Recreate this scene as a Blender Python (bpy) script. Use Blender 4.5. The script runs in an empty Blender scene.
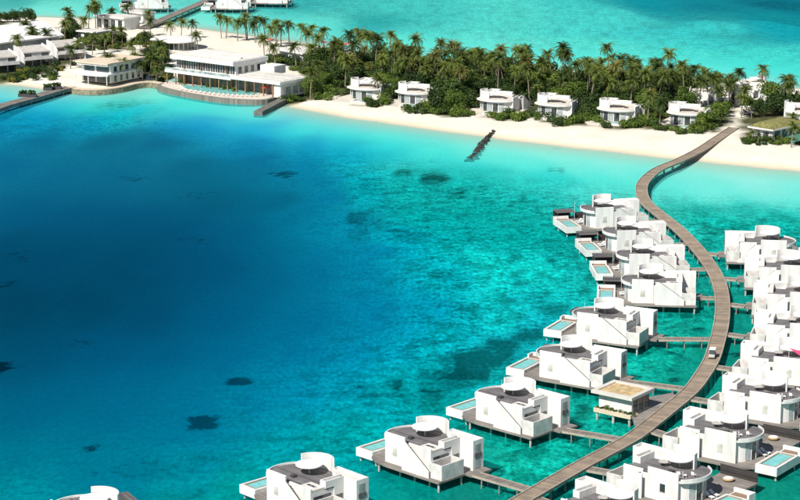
import bpy, bmesh, math, random
import numpy as np
from mathutils import Vector

R = math.radians
scene = bpy.context.scene
COL = scene.collection
random.seed(11)
rng = np.random.default_rng(5)

# ------------------------------------------------------------------ camera, sky, sun, exposure
CAM_H, FOV, PITCH = 120.0, R(21.0), R(13.5)
cam = bpy.data.cameras.new('camera'); cam.sensor_width = 36; cam.angle = FOV
cam.clip_start = 1; cam.clip_end = 30000
cam_o = bpy.data.objects.new('camera', cam); COL.objects.link(cam_o)
cam_o.location = (0, 0, CAM_H); cam_o.rotation_euler = (R(90) - PITCH, 0, 0)
scene.camera = cam_o

SUN_ELEV = R(46)
sun_to = Vector((-0.55, -0.835, 0)).normalized() * math.cos(SUN_ELEV) + Vector((0, 0, math.sin(SUN_ELEV)))
world = bpy.data.worlds.new('World'); scene.world = world; world.use_nodes = True
wn = world.node_tree.nodes; wl = world.node_tree.links
sky = wn.new('ShaderNodeTexSky'); sky.sky_type = 'NISHITA'; sky.sun_disc = False
sky.sun_elevation = SUN_ELEV; sky.sun_rotation = math.atan2(sun_to.x, sun_to.y)
wl.new(sky.outputs[0], wn['Background'].inputs[0]); wn['Background'].inputs[1].default_value = 0.055
sl = bpy.data.lights.new('sun', 'SUN'); sl.energy = 4.6; sl.angle = R(0.55); sl.color = (1, 0.955, 0.88)
sun = bpy.data.objects.new('sun', sl); COL.objects.link(sun)
sun.rotation_euler = (-sun_to).to_track_quat('-Z', 'Y').to_euler(); sun.location = (-300, 0, 400)
scene.view_settings.view_transform = 'Standard'; scene.view_settings.look = 'None'
scene.view_settings.exposure = 0.52; scene.view_settings.gamma = 1
scene.cycles.use_denoising = True
scene.cycles.max_bounces = 6; scene.cycles.transparent_max_bounces = 8

# ------------------------------------------------------------------ pixel -> place
F_PX = 400 / math.tan(FOV / 2); CP, SP = math.cos(PITCH), math.sin(PITCH)
def at(px, py, z=0.0):
    a = (px - 400) / F_PX; b = -(py - 250) / F_PX
    t = (CAM_H - z) / (SP - b * CP)
    return Vector((a * t, (CP + b * SP) * t, z))
def at2(px, py, z=0.0):
    v = at(px, py, z); return (v.x, v.y)

# ------------------------------------------------------------------ materials
MATS = {}
def nodes(name):
    m = bpy.data.materials.new(name); m.use_nodes = True
    nt = m.node_tree; b = nt.nodes['Principled BSDF']
    return m, nt, b
def N(nt, kind, **kw):
    n = nt.nodes.new(kind)
    for k, v in kw.items():
        if k in n.inputs: n.inputs[k].default_value = v
        else: setattr(n, k, v)
    return n
def ramp(nt, src, stops):
    r = nt.nodes.new('ShaderNodeValToRGB'); e = r.color_ramp.elements
    while len(e) < len(stops): e.new(0.5)
    for i, (p, c) in enumerate(stops):
        e[i].position = p; e[i].color = (*c, 1) if len(c) == 3 else c
    nt.links.new(src, r.inputs[0]); return r.outputs[0]
def mixc(nt, fac, a, b, mode='MIX'):
    n = nt.nodes.new('ShaderNodeMix'); n.data_type = 'RGBA'; n.blend_type = mode
    for sock, val in ((n.inputs[0], fac), (n.inputs[6], a), (n.inputs[7], b)):
        if hasattr(val, 'is_linked'): nt.links.new(val, sock)
        else: sock.default_value = val if not isinstance(val, tuple) else ((*val, 1) if len(val) == 3 else val)
    return n.outputs[2]
def plain(name, col, rough=0.7, var=0.12, scale=0.8, spec=0.3, bump=0.0, streak=False):
    """a painted / rendered / stone surface: base colour with soft blotches and fine grain"""
    m, nt, b = nodes(name)
    tc = N(nt, 'ShaderNodeTexCoord')
    mp = N(nt, 'ShaderNodeMapping'); nt.links.new(tc.outputs['Object'], mp.inputs[0])
    if streak: mp.inputs['Scale'].default_value = (1.6, 1.6, 0.22)
    n1 = N(nt, 'ShaderNodeTexNoise', Scale=scale, Detail=6.0); nt.links.new(mp.outputs[0], n1.inputs[0])
    lo = tuple(c * (1 - var * 1.6) for c in col); hi = tuple(min(1, c * (1 + var * 0.5)) for c in col)
    c = ramp(nt, n1.outputs[0], [(0.3, lo), (0.62, hi)])
    oi = N(nt, 'ShaderNodeObjectInfo')
    c = mixc(nt, 1.0, c, ramp(nt, oi.outputs['Random'], [(0.0, (0.93, 0.925, 0.92)), (1.0, (1.02, 1.02, 1.02))]), 'MULTIPLY')
    nt.links.new(c, b.inputs['Base Color'])
    b.inputs['Roughness'].default_value = rough; b.inputs['Specular IOR Level'].default_value = spec
    if bump:
        n2 = N(nt, 'ShaderNodeTexNoise', Scale=scale * 6, Detail=4.0); nt.links.new(tc.outputs['Object'], n2.inputs[0])
        bp = N(nt, 'ShaderNodeBump', Strength=bump, Distance=0.05); nt.links.new(n2.outputs[0], bp.inputs['Height'])
        nt.links.new(bp.outputs[0], b.inputs['Normal'])
    MATS[name] = m; return m
def planks(name, col, pitch=0.16, axis='X', var=0.3, rough=0.75, uv=False, gap=0.35):
    """weathered boards: one tone for each board, dark joints"""
    m, nt, b = nodes(name)
    tc = N(nt, 'ShaderNodeTexCoord'); sx = N(nt, 'ShaderNodeSeparateXYZ')
    nt.links.new(tc.outputs['UV' if uv else 'Object'], sx.inputs[0])
    d = N(nt, 'ShaderNodeMath', operation='DIVIDE'); d.inputs[1].default_value = pitch
    nt.links.new(sx.outputs[axis], d.inputs[0])
    fl = N(nt, 'ShaderNodeMath', operation='FLOOR'); nt.links.new(d.outputs[0], fl.inputs[0])
    fr = N(nt, 'ShaderNodeMath', operation='FRACT'); nt.links.new(d.outputs[0], fr.inputs[0])
    wn_ = N(nt, 'ShaderNodeTexWhiteNoise'); wn_.noise_dimensions = '1D'; nt.links.new(fl.outputs[0], wn_.inputs['W'])
    nz = N(nt, 'ShaderNodeTexNoise', Scale=0.35, Detail=5.0); nt.links.new(tc.outputs['UV' if uv else 'Object'], nz.inputs[0])
    c1 = ramp(nt, wn_.outputs[0], [(0, tuple(c * (1 - var) for c in col)), (1, tuple(min(1, c * (1 + var)) for c in col))])
    c2 = ramp(nt, nz.outputs[0], [(0.3, (0.72, 0.72, 0.74)), (0.7, (1.15, 1.12, 1.08))])
    c3 = mixc(nt, 1.0, c1, c2, 'MULTIPLY')
    g = ramp(nt, fr.outputs[0], [(0.0, (gap,) * 3), (0.07, (1, 1, 1))])
    nt.links.new(mixc(nt, 1.0, c3, g, 'MULTIPLY'), b.inputs['Base Color'])
    b.inputs['Roughness'].default_value = rough; b.inputs['Specular IOR Level'].default_value = 0.2
    MATS[name] = m; return m
plain('white_render', (0.69, 0.682, 0.662), 0.6, 0.11, 0.5, 0.3, 0.08, True)
plain('white_roof', (0.61, 0.585, 0.54), 0.7, 0.09, 0.35)
plain('white_fabric', (0.74, 0.73, 0.715), 0.8, 0.03, 0.5)
plain('grey_marble', (0.60, 0.585, 0.56), 0.6, 0.16, 0.7)
plain('tan_roof', (0.60, 0.50, 0.38), 0.85, 0.08, 0.4, bump=0.2)
plain('roof_grey', (0.46, 0.435, 0.40), 0.8, 0.12, 0.8)
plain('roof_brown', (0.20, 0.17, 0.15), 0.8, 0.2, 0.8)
plain('coping', (0.33, 0.25, 0.19), 0.6, 0.15, 1.0)
plain('cushion', (0.25, 0.17, 0.12), 0.9, 0.1, 1.0)
plain('jetty_grey', (0.15, 0.14, 0.125), 0.85, 0.25, 0.6, bump=0.3)
plain('stair_grey', (0.27, 0.26, 0.25), 0.85, 0.12, 0.6)
plain('concrete', (0.46, 0.44, 0.41), 0.85, 0.15, 0.6, bump=0.3)
plain('pile_grey', (0.24, 0.23, 0.21), 0.85, 0.2, 0.9)
plain('pile_white', (0.42, 0.41, 0.38), 0.8, 0.2, 0.9)
plain('terrace_stone', (0.58, 0.53, 0.46), 0.8, 0.08, 0.5)
plain('seawall_stone', (0.27, 0.23, 0.16), 0.9, 0.35, 1.2, bump=0.5)
plain('rock_dark', (0.036, 0.036, 0.033), 0.9, 0.3, 1.0, bump=0.5)
plain('trunk', (0.23, 0.19, 0.15), 0.9, 0.2, 2.0)
plain('metal_dark', (0.06, 0.06, 0.062), 0.5, 0.1, 1.0)
plain('metal_pale', (0.6, 0.6, 0.6), 0.4, 0.05, 1.0)
plain('rubber', (0.02, 0.02, 0.02), 0.8, 0.1, 1.0)
plain('red_cloth', (0.62, 0.09, 0.08), 0.85, 0.1, 0.8)
plain('pink_cloth', (0.56, 0.05, 0.12), 0.8, 0.08, 0.5)
plain('rose_cloth', (0.68, 0.47, 0.42), 0.85, 0.12, 0.8)
plain('wood_warm', (0.29, 0.175, 0.10), 0.7, 0.25, 0.7)
plain('woven', (0.46, 0.31, 0.17), 0.9, 0.2, 2.0)
plain('thatch_green', (0.21, 0.20, 0.07), 0.95, 0.3, 0.9, bump=0.6)
plain('gravel_roof', (0.50, 0.37, 0.20), 0.95, 0.25, 1.2, bump=0.4)
plain('lawn', (0.10, 0.15, 0.045), 0.95, 0.25, 0.5, bump=0.4)
plain('court_green', (0.07, 0.20, 0.15), 0.8, 0.1, 0.5)
planks('deck_wood', (0.235, 0.215, 0.195), 0.3, 'Y', 0.2)
planks('roof_timber', (0.150, 0.143, 0.148), 0.32, 'Y', 0.4, gap=0.5)
planks('screen_timber', (0.045, 0.042, 0.042), 0.2, 'Z', 0.4)
planks('board_walk', (0.275, 0.222, 0.17), 0.42, 'X', 0.2, uv=True, gap=0.6)
planks('pier_boards', (0.20, 0.182, 0.16), 0.3, 'X', 0.22, uv=True, gap=0.5)
planks('kerb_wood', (0.36, 0.31, 0.255), 3.0, 'X', 0.1, uv=True, gap=0.7)

def glass(name, col, rough=0.06):
    m, nt, b = nodes(name)
    tc = N(nt, 'ShaderNodeTexCoord'); nz = N(nt, 'ShaderNodeTexNoise', Scale=0.5, Detail=2.0)
    nt.links.new(tc.outputs['Object'], nz.inputs[0])
    nt.links.new(ramp(nt, nz.outputs[0], [(0.35, tuple(c * 0.6 for c in col)), (0.65, tuple(c * 1.3 for c in col))]), b.inputs['Base Color'])
    b.inputs['Roughness'].default_value = rough; b.inputs['Specular IOR Level'].default_value = 0.8
    MATS[name] = m
glass('glass_dark', (0.045, 0.055, 0.06)); glass('glass_pale', (0.30, 0.34, 0.34), 0.15); glass('blind_pale', (0.55, 0.54, 0.48), 0.4)
def pool_mat():
    m, nt, b = nodes('pool_water')
    tc = N(nt, 'ShaderNodeTexCoord'); nz = N(nt, 'ShaderNodeTexNoise', Scale=0.9, Detail=3.0)
    nt.links.new(tc.outputs['Object'], nz.inputs[0])
    nt.links.new(ramp(nt, nz.outputs[0], [(0.3, (0.14, 0.46, 0.45)), (0.7, (0.24, 0.58, 0.55))]), b.inputs['Base Color'])
    n2 = N(nt, 'ShaderNodeTexNoise', Scale=3.0, Detail=3.0); nt.links.new(tc.outputs['Object'], n2.inputs[0])
    bp = N(nt, 'ShaderNodeBump', Strength=0.15, Distance=0.1); nt.links.new(n2.outputs[0], bp.inputs['Height'])
    nt.links.new(bp.outputs[0], b.inputs['Normal']); b.inputs['Roughness'].default_value = 0.08
    MATS['pool_water'] = m
pool_mat()
def leaf(name, a, c, tr=0.25):
    m, nt, b = nodes(name)
    oi = N(nt, 'ShaderNodeObjectInfo'); ge = N(nt, 'ShaderNodeTexCoord')
    nz = N(nt, 'ShaderNodeTexNoise', Scale=0.9, Detail=3.0); nt.links.new(ge.outputs['Object'], nz.inputs[0])
    wn_ = N(nt, 'ShaderNodeNewGeometry')
    ad = N(nt, 'ShaderNodeMath', operation='ADD'); ad.use_clamp = True
    nt.links.new(nz.outputs[0], ad.inputs[0])
    s = N(nt, 'ShaderNodeMath', operation='MULTIPLY_ADD'); s.inputs[1].default_value = 0.5; s.inputs[2].default_value = -0.25
    nt.links.new(oi.outputs['Random'], s.inputs[0]); nt.links.new(s.outputs[0], ad.inputs[1])
    ad2 = N(nt, 'ShaderNodeMath', operation='ADD'); ad2.use_clamp = True
    s2 = N(nt, 'ShaderNodeMath', operation='MULTIPLY_ADD'); s2.inputs[1].default_value = 0.5; s2.inputs[2].default_value = -0.25
    nt.links.new(wn_.outputs['Random Per Island'], s2.inputs[0])
    nt.links.new(ad.outputs[0], ad2.inputs[0]); nt.links.new(s2.outputs[0], ad2.inputs[1])
    c_ = ramp(nt, ad2.outputs[0], [(0.2, a), (0.8, c)])
    nt.links.new(c_, b.inputs['Base Color']); b.inputs['Roughness'].default_value = 0.6
    b.inputs['Specular IOR Level'].default_value = 0.25
    t = N(nt, 'ShaderNodeBsdfTranslucent'); nt.links.new(c_, t.inputs[0])
    mx = N(nt, 'ShaderNodeMixShader'); mx.inputs[0].default_value = tr
    nt.links.new(b.outputs[0], mx.inputs[1]); nt.links.new(t.outputs[0], mx.inputs[2])
    nt.links.new(mx.outputs[0], nt.nodes['Material Output'].inputs[0]); MATS[name] = m
leaf('palm_leaf', (0.020, 0.046, 0.010), (0.165, 0.205, 0.038))
leaf('palm_leaf_dry', (0.05, 0.068, 0.014), (0.235, 0.225, 0.06))
leaf('leaf_dark', (0.016, 0.038, 0.008), (0.055, 0.095, 0.018))
leaf('leaf_bright', (0.045, 0.090, 0.012), (0.14, 0.20, 0.03))
leaf('leaf_yellow', (0.13, 0.13, 0.02), (0.30, 0.26, 0.05))

# ------------------------------------------------------------------ mesh helpers
class MB:
    def __init__(s): s.v = []; s.f = []; s.uv = None
    def quad(s, a, b, c, d):
        n = len(s.v); s.v += [a, b, c, d]; s.f.append((n, n + 1, n + 2, n + 3)); return s
    def box(s, x0, x1, y0, y1, z0, z1):
        n = len(s.v)
        s.v += [(x0, y0, z0), (x1, y0, z0), (x1, y1, z0), (x0, y1, z0), (x0, y0, z1), (x1, y0, z1), (x1, y1, z1), (x0, y1, z1)]
        s.f += [tuple(n + i for i in q) for q in ((0, 3, 2, 1), (4, 5, 6, 7), (0, 1, 5, 4), (1, 2, 6, 5), (2, 3, 7, 6), (3, 0, 4, 7))]
        return s
    def prism(s, poly, z0, z1, top=None):
        n = len(s.v); k = len(poly); top = top or poly
        s.v += [(x, y, z0) for x, y in poly] + [(p[0], p[1], z1 if len(p) < 3 else p[2]) for p in top]
        s.f.append(tuple(n + i for i in range(k))[::-1]); s.f.append(tuple(n + k + i for i in range(k)))
        for i in range(k):
            j = (i + 1) % k; s.f.append((n + i, n + j, n + k + j, n + k + i))
        return s
    def xz(s, poly, y0, y1):
        n = len(s.v); k = len(poly)
        s.v += [(x, y0, z) for x, z in poly] + [(x, y1, z) for x, z in poly]
        s.f.append(tuple(n + i for i in range(k))); s.f.append(tuple(n + k + i for i in range(k))[::-1])
        for i in range(k):
            j = (i + 1) % k; s.f.append((n + i, n + k + i, n + k + j, n + j))
        return s
    def ring(s, cx, cy, r0, r1, a0, a1, n, z0, z1):
        pts = [(cx + r1 * math.cos(R(a0 + (a1 - a0) * i / n)), cy + r1 * math.sin(R(a0 + (a1 - a0) * i / n))) for i in range(n + 1)]
        pin = [(cx + r0 * math.cos(R(a0 + (a1 - a0) * i / n)), cy + r0 * math.sin(R(a0 + (a1 - a0) * i / n))) for i in range(n + 1)]
        for i in range(n):
            s.prism([pin[i], pts[i], pts[i + 1], pin[i + 1]], z0, z1)
        return s
    def walls(s, poly, t, z0, z1):
        """closed wall loop of thickness t inside a convex-ish counter-clockwise polygon"""
        k = len(poly); inn = []
        for i in range(k):
            p, a, b = Vector(poly[i]), Vector(poly[i - 1]), Vector(poly[(i + 1) % k])
            d1 = (p - a).normalized(); d2 = (b - p).normalized()
            n1 = Vector((-d1.y, d1.x)); n2 = Vector((-d2.y, d2.x))
            bis = (n1 + n2); bis = bis / max(0.3, bis.dot(n1)) if bis.length > 1e-6 else n1
            q = p + bis * t; inn.append((q.x, q.y))
        n = len(s.v)
        for ring_, z in ((poly, z0), (poly, z1), (inn, z1), (inn, z0)): s.v += [(x, y, z) for x, y in ring_]
        for lvl in range(4):
            m2 = (lvl + 1) % 4
            for i in range(k):
                j = (i + 1) % k
                s.f.append((n + lvl * k + i, n + lvl * k + j, n + m2 * k + j, n + m2 * k + i))
        return s
    def tube(s, p0, p1, r0, r1=None, n=8, cap=True):
        r1 = r0 if r1 is None else r1
        p0, p1 = Vector(p0), Vector(p1); d = (p1 - p0).normalized()
        u = d.orthogonal().normalized(); w = d.cross(u); b = len(s.v)
        for p, r in ((p0, r0), (p1, r1)):
            for i in range(n):
                a = 2 * math.pi * i / n; s.v.append(tuple(p + u * r * math.cos(a) + w * r * math.sin(a)))
        for i in range(n):
            j = (i + 1) % n; s.f.append((b + i, b + j, b + n + j, b + n + i))
        if cap: s.f.append(tuple(b + i for i in range(n))[::-1]); s.f.append(tuple(b + n + i for i in range(n)))
        return s
    def lathe(s, cx, cy, prof, n=24):
        b = len(s.v)
        for r, z in prof:
            for i in range(n):
                a = 2 * math.pi * i / n; s.v.append((cx + r * math.cos(a), cy + r * math.sin(a), z))
        for k in range(len(prof) - 1):
            for i in range(n):
                j = (i + 1) % n; s.f.append((b + k * n + i, b + k * n + j, b + (k + 1) * n + j, b + (k + 1) * n + i))
        s.f.append(tuple(b + i for i in range(n))[::-1]); s.f.append(tuple(b + (len(prof) - 1) * n + i for i in range(n)))
        return s
    def build(s, name, mat, parent=None, m=1, smooth=False, bevel=0.0, fix=True):
        me = bpy.data.meshes.new(name)
        me.from_pydata([(x * m, y, z) for x, y, z in s.v] if m != 1 else s.v, [], s.f)
        if fix:
            bm = bmesh.new(); bm.from_mesh(me)
            bmesh.ops.recalc_face_normals(bm, faces=bm.faces)
            if bevel:
                es = [e for e in bm.edges if len(e.link_faces) == 2 and e.calc_face_angle(0) > 0.6]
                bmesh.ops.bevel(bm, geom=es, offset=bevel, segments=1, affect='EDGES', clamp_overlap=True)
            bm.to_mesh(me); bm.free()
        me.materials.append(MATS[mat] if isinstance(mat, str) else mat)
        if smooth: me.polygons.foreach_set('use_smooth', [True] * len(me.polygons))
        o = bpy.data.objects.new(name, me); COL.objects.link(o)
        if parent: o.parent = parent
        return o
def tag(o, label=None, cat=None, group=None, kind=None):
    for k, v in (('label', label), ('category', cat), ('group', group), ('kind', kind)):
        if v: o[k] = v
    return o
def empty(name, loc=(0, 0, 0), rz=0):
    o = bpy.data.objects.new(name, None); COL.objects.link(o); o.empty_display_size = 0.5
    o.location = loc; o.rotation_euler = (0, 0, rz); return o
KIDS = {}
def kids(o):
    if o.name not in KIDS: KIDS[o.name] = list(o.children)
    return KIDS[o.name]
def copy_tree(o, parent=None, src_kids=None):
    c = o.copy(); COL.objects.link(c)
    if parent: c.parent = parent
    for ch in kids(o): copy_tree(ch, c)
    return c
def smooth_path(pts, per=8):
    """Catmull-Rom through 3-d points"""
    P = [Vector(p) for p in pts]; P = [P[0] * 2 - P[1]] + P + [P[-1] * 2 - P[-2]]; out = []
    for i in range(1, len(P) - 2):
        a, b, c, d = P[i - 1:i + 3]
        for k in range(per):
            t = k / per
            out.append(0.5 * ((2 * b) + (c - a) * t + (2 * a - 5 * b + 4 * c - d) * t * t + (3 * b - a - 3 * c + d) * t ** 3))
    out.append(P[-2]); return out
def ribbon(name, path, left, right, z0, z1, mat, parent=None):
    """a slab that follows a path, from offset left to offset right, with UVs in metres along and across"""
    n = len(path); vs = []; fs = []; uvs = []; L = 0.0; Ls = []
    for i, p in enumerate(path):
        t = (path[min(i + 1, n - 1)] - path[max(i - 1, 0)]); t.z = 0; t.normalize(); nr = Vector((t.y, -t.x, 0))
        if i: L += (path[i] - path[i - 1]).length
        Ls.append(L)
        for off, dz in ((left, z1), (right, z1), (right, z0), (left, z0)):
            q = p + nr * off; vs.append((q.x, q.y, p.z + dz))
    for i in range(n - 1):
        a, b = i * 4, i * 4 + 4
        for k in range(4):
            k2 = (k + 1) % 4; fs.append((a + k, b + k, b + k2, a + k2))
            v0, v1 = ((0, 3), (3, 3.3), (3.3, 6), (6, 6.3))[k]
            uvs += [(Ls[i], v0), (Ls[i + 1], v0), (Ls[i + 1], v1), (Ls[i], v1)]
    fs += [(0, 1, 2, 3), ((n - 1) * 4 + 3, (n - 1) * 4 + 2, (n - 1) * 4 + 1, (n - 1) * 4)]; uvs += [(0, 0)] * 8
    me = bpy.data.meshes.new(name); me.from_pydata(vs, [], fs)
    ul = me.uv_layers.new(name='UVMap'); ul.data.foreach_set('uv', [c for q in uvs for c in q])
    bm = bmesh.new(); bm.from_mesh(me); bmesh.ops.recalc_face_normals(bm, faces=bm.faces); bm.to_mesh(me); bm.free()
    me.materials.append(MATS[mat]); o = bpy.data.objects.new(name, me); COL.objects.link(o)
    if parent: o.parent = parent
    return o
ORD = ['first', 'second', 'third', 'fourth', 'fifth', 'sixth', 'seventh', 'eighth', 'ninth', 'tenth', 'eleventh']

# ------------------------------------------------------------------ the lagoon floor, the island and the water
near_px = [(-420, 150), (-150, 104), (-60, 92), (0, 84), (20, 85), (37, 88), (50, 90), (68, 89), (80, 91), (100, 91), (120, 89), (135, 86),
           (150, 84), (168, 77), (188, 79), (210, 81), (235, 83), (262, 86), (283, 95), (290, 107), (310, 110.5), (340, 116), (370, 121), (400, 125), (430, 129),
           (460, 133), (490, 137), (520, 140.5), (550, 144), (580, 148), (610, 151), (640, 154.5), (680, 159.5), (710, 163), (740, 166), (770, 168.5),
           (800, 171), (860, 175), (1000, 183), (1300, 195)]
far_px = [(1300, 110), (1000, 98), (860, 93), (800, 89), (760, 85), (700, 80), (640, 76), (560, 71), (480, 66), (420, 61), (380, 55), (350, 51), (320, 46.5),
          (290, 42), (260, 38), (230, 33.5), (200, 29), (170, 25), (140, 21), (110, 19.5), (60, 18), (0, 16), (-100, 14), (-420, 14)]
ISLAND = np.array([at2(*p) for p in near_px + far_px])
def sdf(P, poly):
    """signed distance, positive inside"""
    x, y = P[:, 0], P[:, 1]; d = np.full(len(P), 1e12); ins = np.zeros(len(P), bool)
    for i in range(len(poly)):
        a, b = poly[i], poly[(i + 1) % len(poly)]; e = b - a
        wx, wy = x - a[0], y - a[1]
        t = np.clip((wx * e[0] + wy * e[1]) / (e @ e), 0, 1)
        d = np.minimum(d, (wx - e[0] * t) ** 2 + (wy - e[1] * t) ** 2)
        c = (a[1] > y) != (b[1] > y)
        if e[1] != 0: ins ^= c & (x < e[0] * (y - a[1]) / e[1] + a[0])
    return np.where(ins, 1, -1) * np.sqrt(d)
def vnoise(x, y, seed=0):
    """smooth value noise in [0,1]"""
    def h(i, j):
        n = (i.astype(np.int64) * 374761393 + j.astype(np.int64) * 668265263 + seed * 1442695) & 0x7fffffff
        n = ((n ^ (n >> 13)) * 1274126177) & 0x7fffffff
        return ((n ^ (n >> 16)) & 0xffff) / 65535.0
    i, j = np.floor(x), np.floor(y); u, v = x - i, y - j; u = u * u * (3 - 2 * u); v = v * v * (3 - 2 * v)
    return (h(i, j) * (1 - u) + h(i + 1, j) * u) * (1 - v) + (h(i, j + 1) * (1 - u) + h(i + 1, j + 1) * u) * v
def fbm(x, y, s, seed=0):
    return sum(vnoise(x / s * 2 ** k, y / s * 2 ** k, seed + k) * 0.5 ** k for k in range(4)) / 1.875

far_ = [700, 1000, 1600, 3000, 7000]
gx = np.array([-v for v in far_[::-1]] + list(np.arange(-430, 431, 2.4)) + far_, float)
gy = np.array([-2500, -600, 0, 150] + list(np.arange(240, 560, 1.7)) + list(np.arange(560, 1300, 2.6)) + [1400, 1700, 2300, 4000, 9000], float)
GX, GY = np.meshgrid(gx, gy); P2 = np.stack([GX.ravel(), GY.ravel()], 1)
SD = sdf(P2, ISLAND) + (fbm(P2[:, 0], P2[:, 1], 22, 3) - 0.5) * 5.0
# water colour read at places in the lagoon (pixel, sRGB)
WATER = [((-60, 2), (95, 200, 190)), ((20, 3), (70, 180, 175)), ((60, 9), (110, 222, 210)), ((130, 12), (105, 215, 205)), ((200, 20), (108, 222, 212)), ((300, 22), (98, 222, 212)), ((300, 3), (60, 185, 185)),
         ((400, 8), (72, 205, 200)), ((400, 40), (95, 228, 218)), ((380, 24), (50, 180, 180)), ((500, 10), (85, 218, 212)), ((500, 45), (100, 230, 222)), ((600, 15), (75, 215, 212)), ((600, 55), (90, 230, 225)),
         ((640, 3), (10, 150, 165)), ((700, 4), (8, 140, 158)), ((780, 4), (0, 110, 135)), ((700, 30), (62, 208, 208)), ((780, 25), (18, 172, 185)), ((780, 60), (70, 220, 218)), ((700, 55), (80, 225, 222)), ((900, 30), (10, 150, 170)),
         ((0, 92), (60, 205, 215)), ((30, 93), (90, 215, 215)), ((-40, 118), (0, 140, 190)), ((10, 118), (0, 158, 196)), ((60, 104), (8, 192, 208)), ((100, 101), (40, 212, 205)), ((120, 106), (30, 190, 180)), ((150, 97), (100, 225, 210)), ((130, 118), (0, 196, 212)), ((190, 108), (70, 220, 215)), ((230, 116), (60, 218, 218)),
         ((50, 122), (0, 150, 192)), ((0, 135), (0, 118, 172)), ((100, 126), (0, 150, 190)), ((60, 140), (0, 98, 148)), ((110, 145), (0, 86, 130)), ((160, 145), (0, 90, 138)), ((190, 130), (0, 150, 196)), ((240, 130), (0, 176, 210)), ((230, 145), (0, 132, 186)),
         ((0, 165), (0, 98, 152)), ((60, 175), (0, 100, 152)), ((120, 175), (0, 98, 150)), ((200, 170), (0, 82, 126)), ((215, 196), (0, 68, 106)), ((250, 165), (0, 104, 156)), ((260, 200), (0, 82, 126)), ((300, 150), (0, 150, 190)), ((310, 170), (0, 130, 176)), ((320, 200), (0, 132, 178)),
         ((290, 128), (40, 210, 218)), ((340, 132), (30, 212, 216)), ((380, 140), (40, 218, 214)), ((350, 155), (0, 172, 198)), ((30, 210), (0, 90, 138)), ((90, 215), (0, 86, 132)), ((150, 220), (0, 84, 130)), ((200, 235), (0, 78, 122)), ((260, 235), (0, 92, 140)), ((300, 225), (0, 120, 166)), ((340, 235), (0, 146, 184)), ((370, 190), (0, 178, 192)),
         ((20, 255), (0, 76, 110)), ((80, 260), (0, 82, 120)), ((150, 265), (0, 78, 112)), ((220, 260), (0, 82, 124)), ((270, 270), (0, 96, 142)), ((320, 270), (0, 112, 162)), ((370, 265), (0, 138, 182)), ((410, 250), (0, 176, 200)),
         ((20, 310), (0, 74, 104)), ((90, 305), (0, 74, 104)), ((160, 310), (0, 80, 116)), ((230, 310), (0, 96, 142)), ((290, 320), (0, 112, 162)), ((350, 310), (0, 138, 182)), ((410, 310), (0, 162, 195)), ((450, 290), (0, 184, 200)),
         ((20, 355), (0, 86, 124)), ((90, 355), (0, 92, 138)), ((160, 360), (0, 94, 142)), ((230, 360), (0, 108, 158)), ((300, 360), (0, 130, 178)), ((360, 355), (0, 146, 188)), ((400, 350), (0, 168, 200)), ((440, 335), (0, 190, 205)),
         ((20, 400), (0, 106, 150)), ((90, 405), (0, 112, 160)), ((160, 405), (0, 122, 168)), ((230, 405), (0, 144, 186)), ((300, 395), (0, 152, 192)), ((350, 395), (0, 166, 198)), ((400, 395), (0, 182, 196)),
         ((20, 445), (0, 132, 166)), ((90, 450), (0, 132, 166)), ((160, 450), (0, 150, 178)), ((230, 445), (0, 172, 186)), ((300, 440), (0, 180, 186)), ((350, 430), (0, 182, 184)), ((10, 480), (0, 166, 180)), ((140, 480), (0, 158, 164)), ((210, 480), (0, 166, 160)), ((390, 490), (0, 150, 142)), ((20, 530), (0, 160, 165)), ((200, 540), (0, 150, 150)),
         ((440, 152), (62, 218, 212)), ((500, 155), (90, 230, 222)), ((560, 158), (110, 234, 226)), ((610, 162), (112, 234, 228)), ((430, 190), (8, 186, 184)), ((480, 185), (16, 192, 186)), ((540, 185), (40, 208, 202)), ((600, 180), (80, 224, 218)), ((540, 180), (50, 212, 206)),
         ((430, 225), (0, 182, 182)), ((480, 215), (4, 182, 176)), ((530, 215), (10, 186, 180)), ((460, 250), (0, 190, 194)), ((520, 245), (0, 184, 180)), ((560, 240), (4, 186, 180)), ((500, 275), (0, 188, 192)), ((550, 275), (0, 184, 184)), ((500, 300), (0, 182, 190)), ((470, 320), (0, 184, 198)), ((520, 320), (0, 160, 172)),
         ((440, 350), (0, 180, 196)), ((470, 345), (0, 158, 172)), ((440, 385), (0, 168, 180)), ((430, 410), (0, 178, 178)), ((500, 345), (0, 160, 172)),
         ((660, 180), (94, 228, 222)), ((700, 180), (112, 234, 228)), ((760, 180), (130, 238, 232)), ((800, 190), (100, 230, 224)), ((690, 205), (28, 198, 186)), ((740, 205), (40, 204, 194)), ((790, 215), (20, 198, 186)), ((700, 222), (12, 196, 184)), ((770, 228), (0, 190, 180)), ((730, 240), (6, 192, 182)), ((860, 230), (0, 185, 180)),
         ((720, 262), (0, 150, 142)), ((660, 320), (0, 158, 146)), ((690, 320), (0, 162, 148)), ((740, 320), (0, 132, 120)), ((650, 365), (0, 166, 152)), ((680, 365), (0, 168, 152)), ((735, 355), (0, 126, 112)), ((600, 380), (0, 160, 146)), ((600, 420), (0, 158, 144)), ((560, 455), (0, 172, 158)), ((520, 460), (0, 172, 156)), ((600, 445), (0, 160, 146)), ((470, 490), (0, 120, 108)), ((480, 445), (0, 150, 138)), ((700, 385), (0, 128, 114)), ((780, 440), (0, 140, 128)), ((770, 485), (0, 132, 112)), ((860, 480), (0, 140, 122)), ((860, 330), (0, 150, 140)), ((860, 540), (0, 140, 122)), ((500, 530), (0, 150, 135)), ((650, 540), (0, 130, 115))]
def lin(c):
    c = np.array(c, float) / 255
    return np.where(c <= 0.04045, c / 12.92, ((c + 0.055) / 1.055) ** 2.4)
GAIN = 1.95
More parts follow.
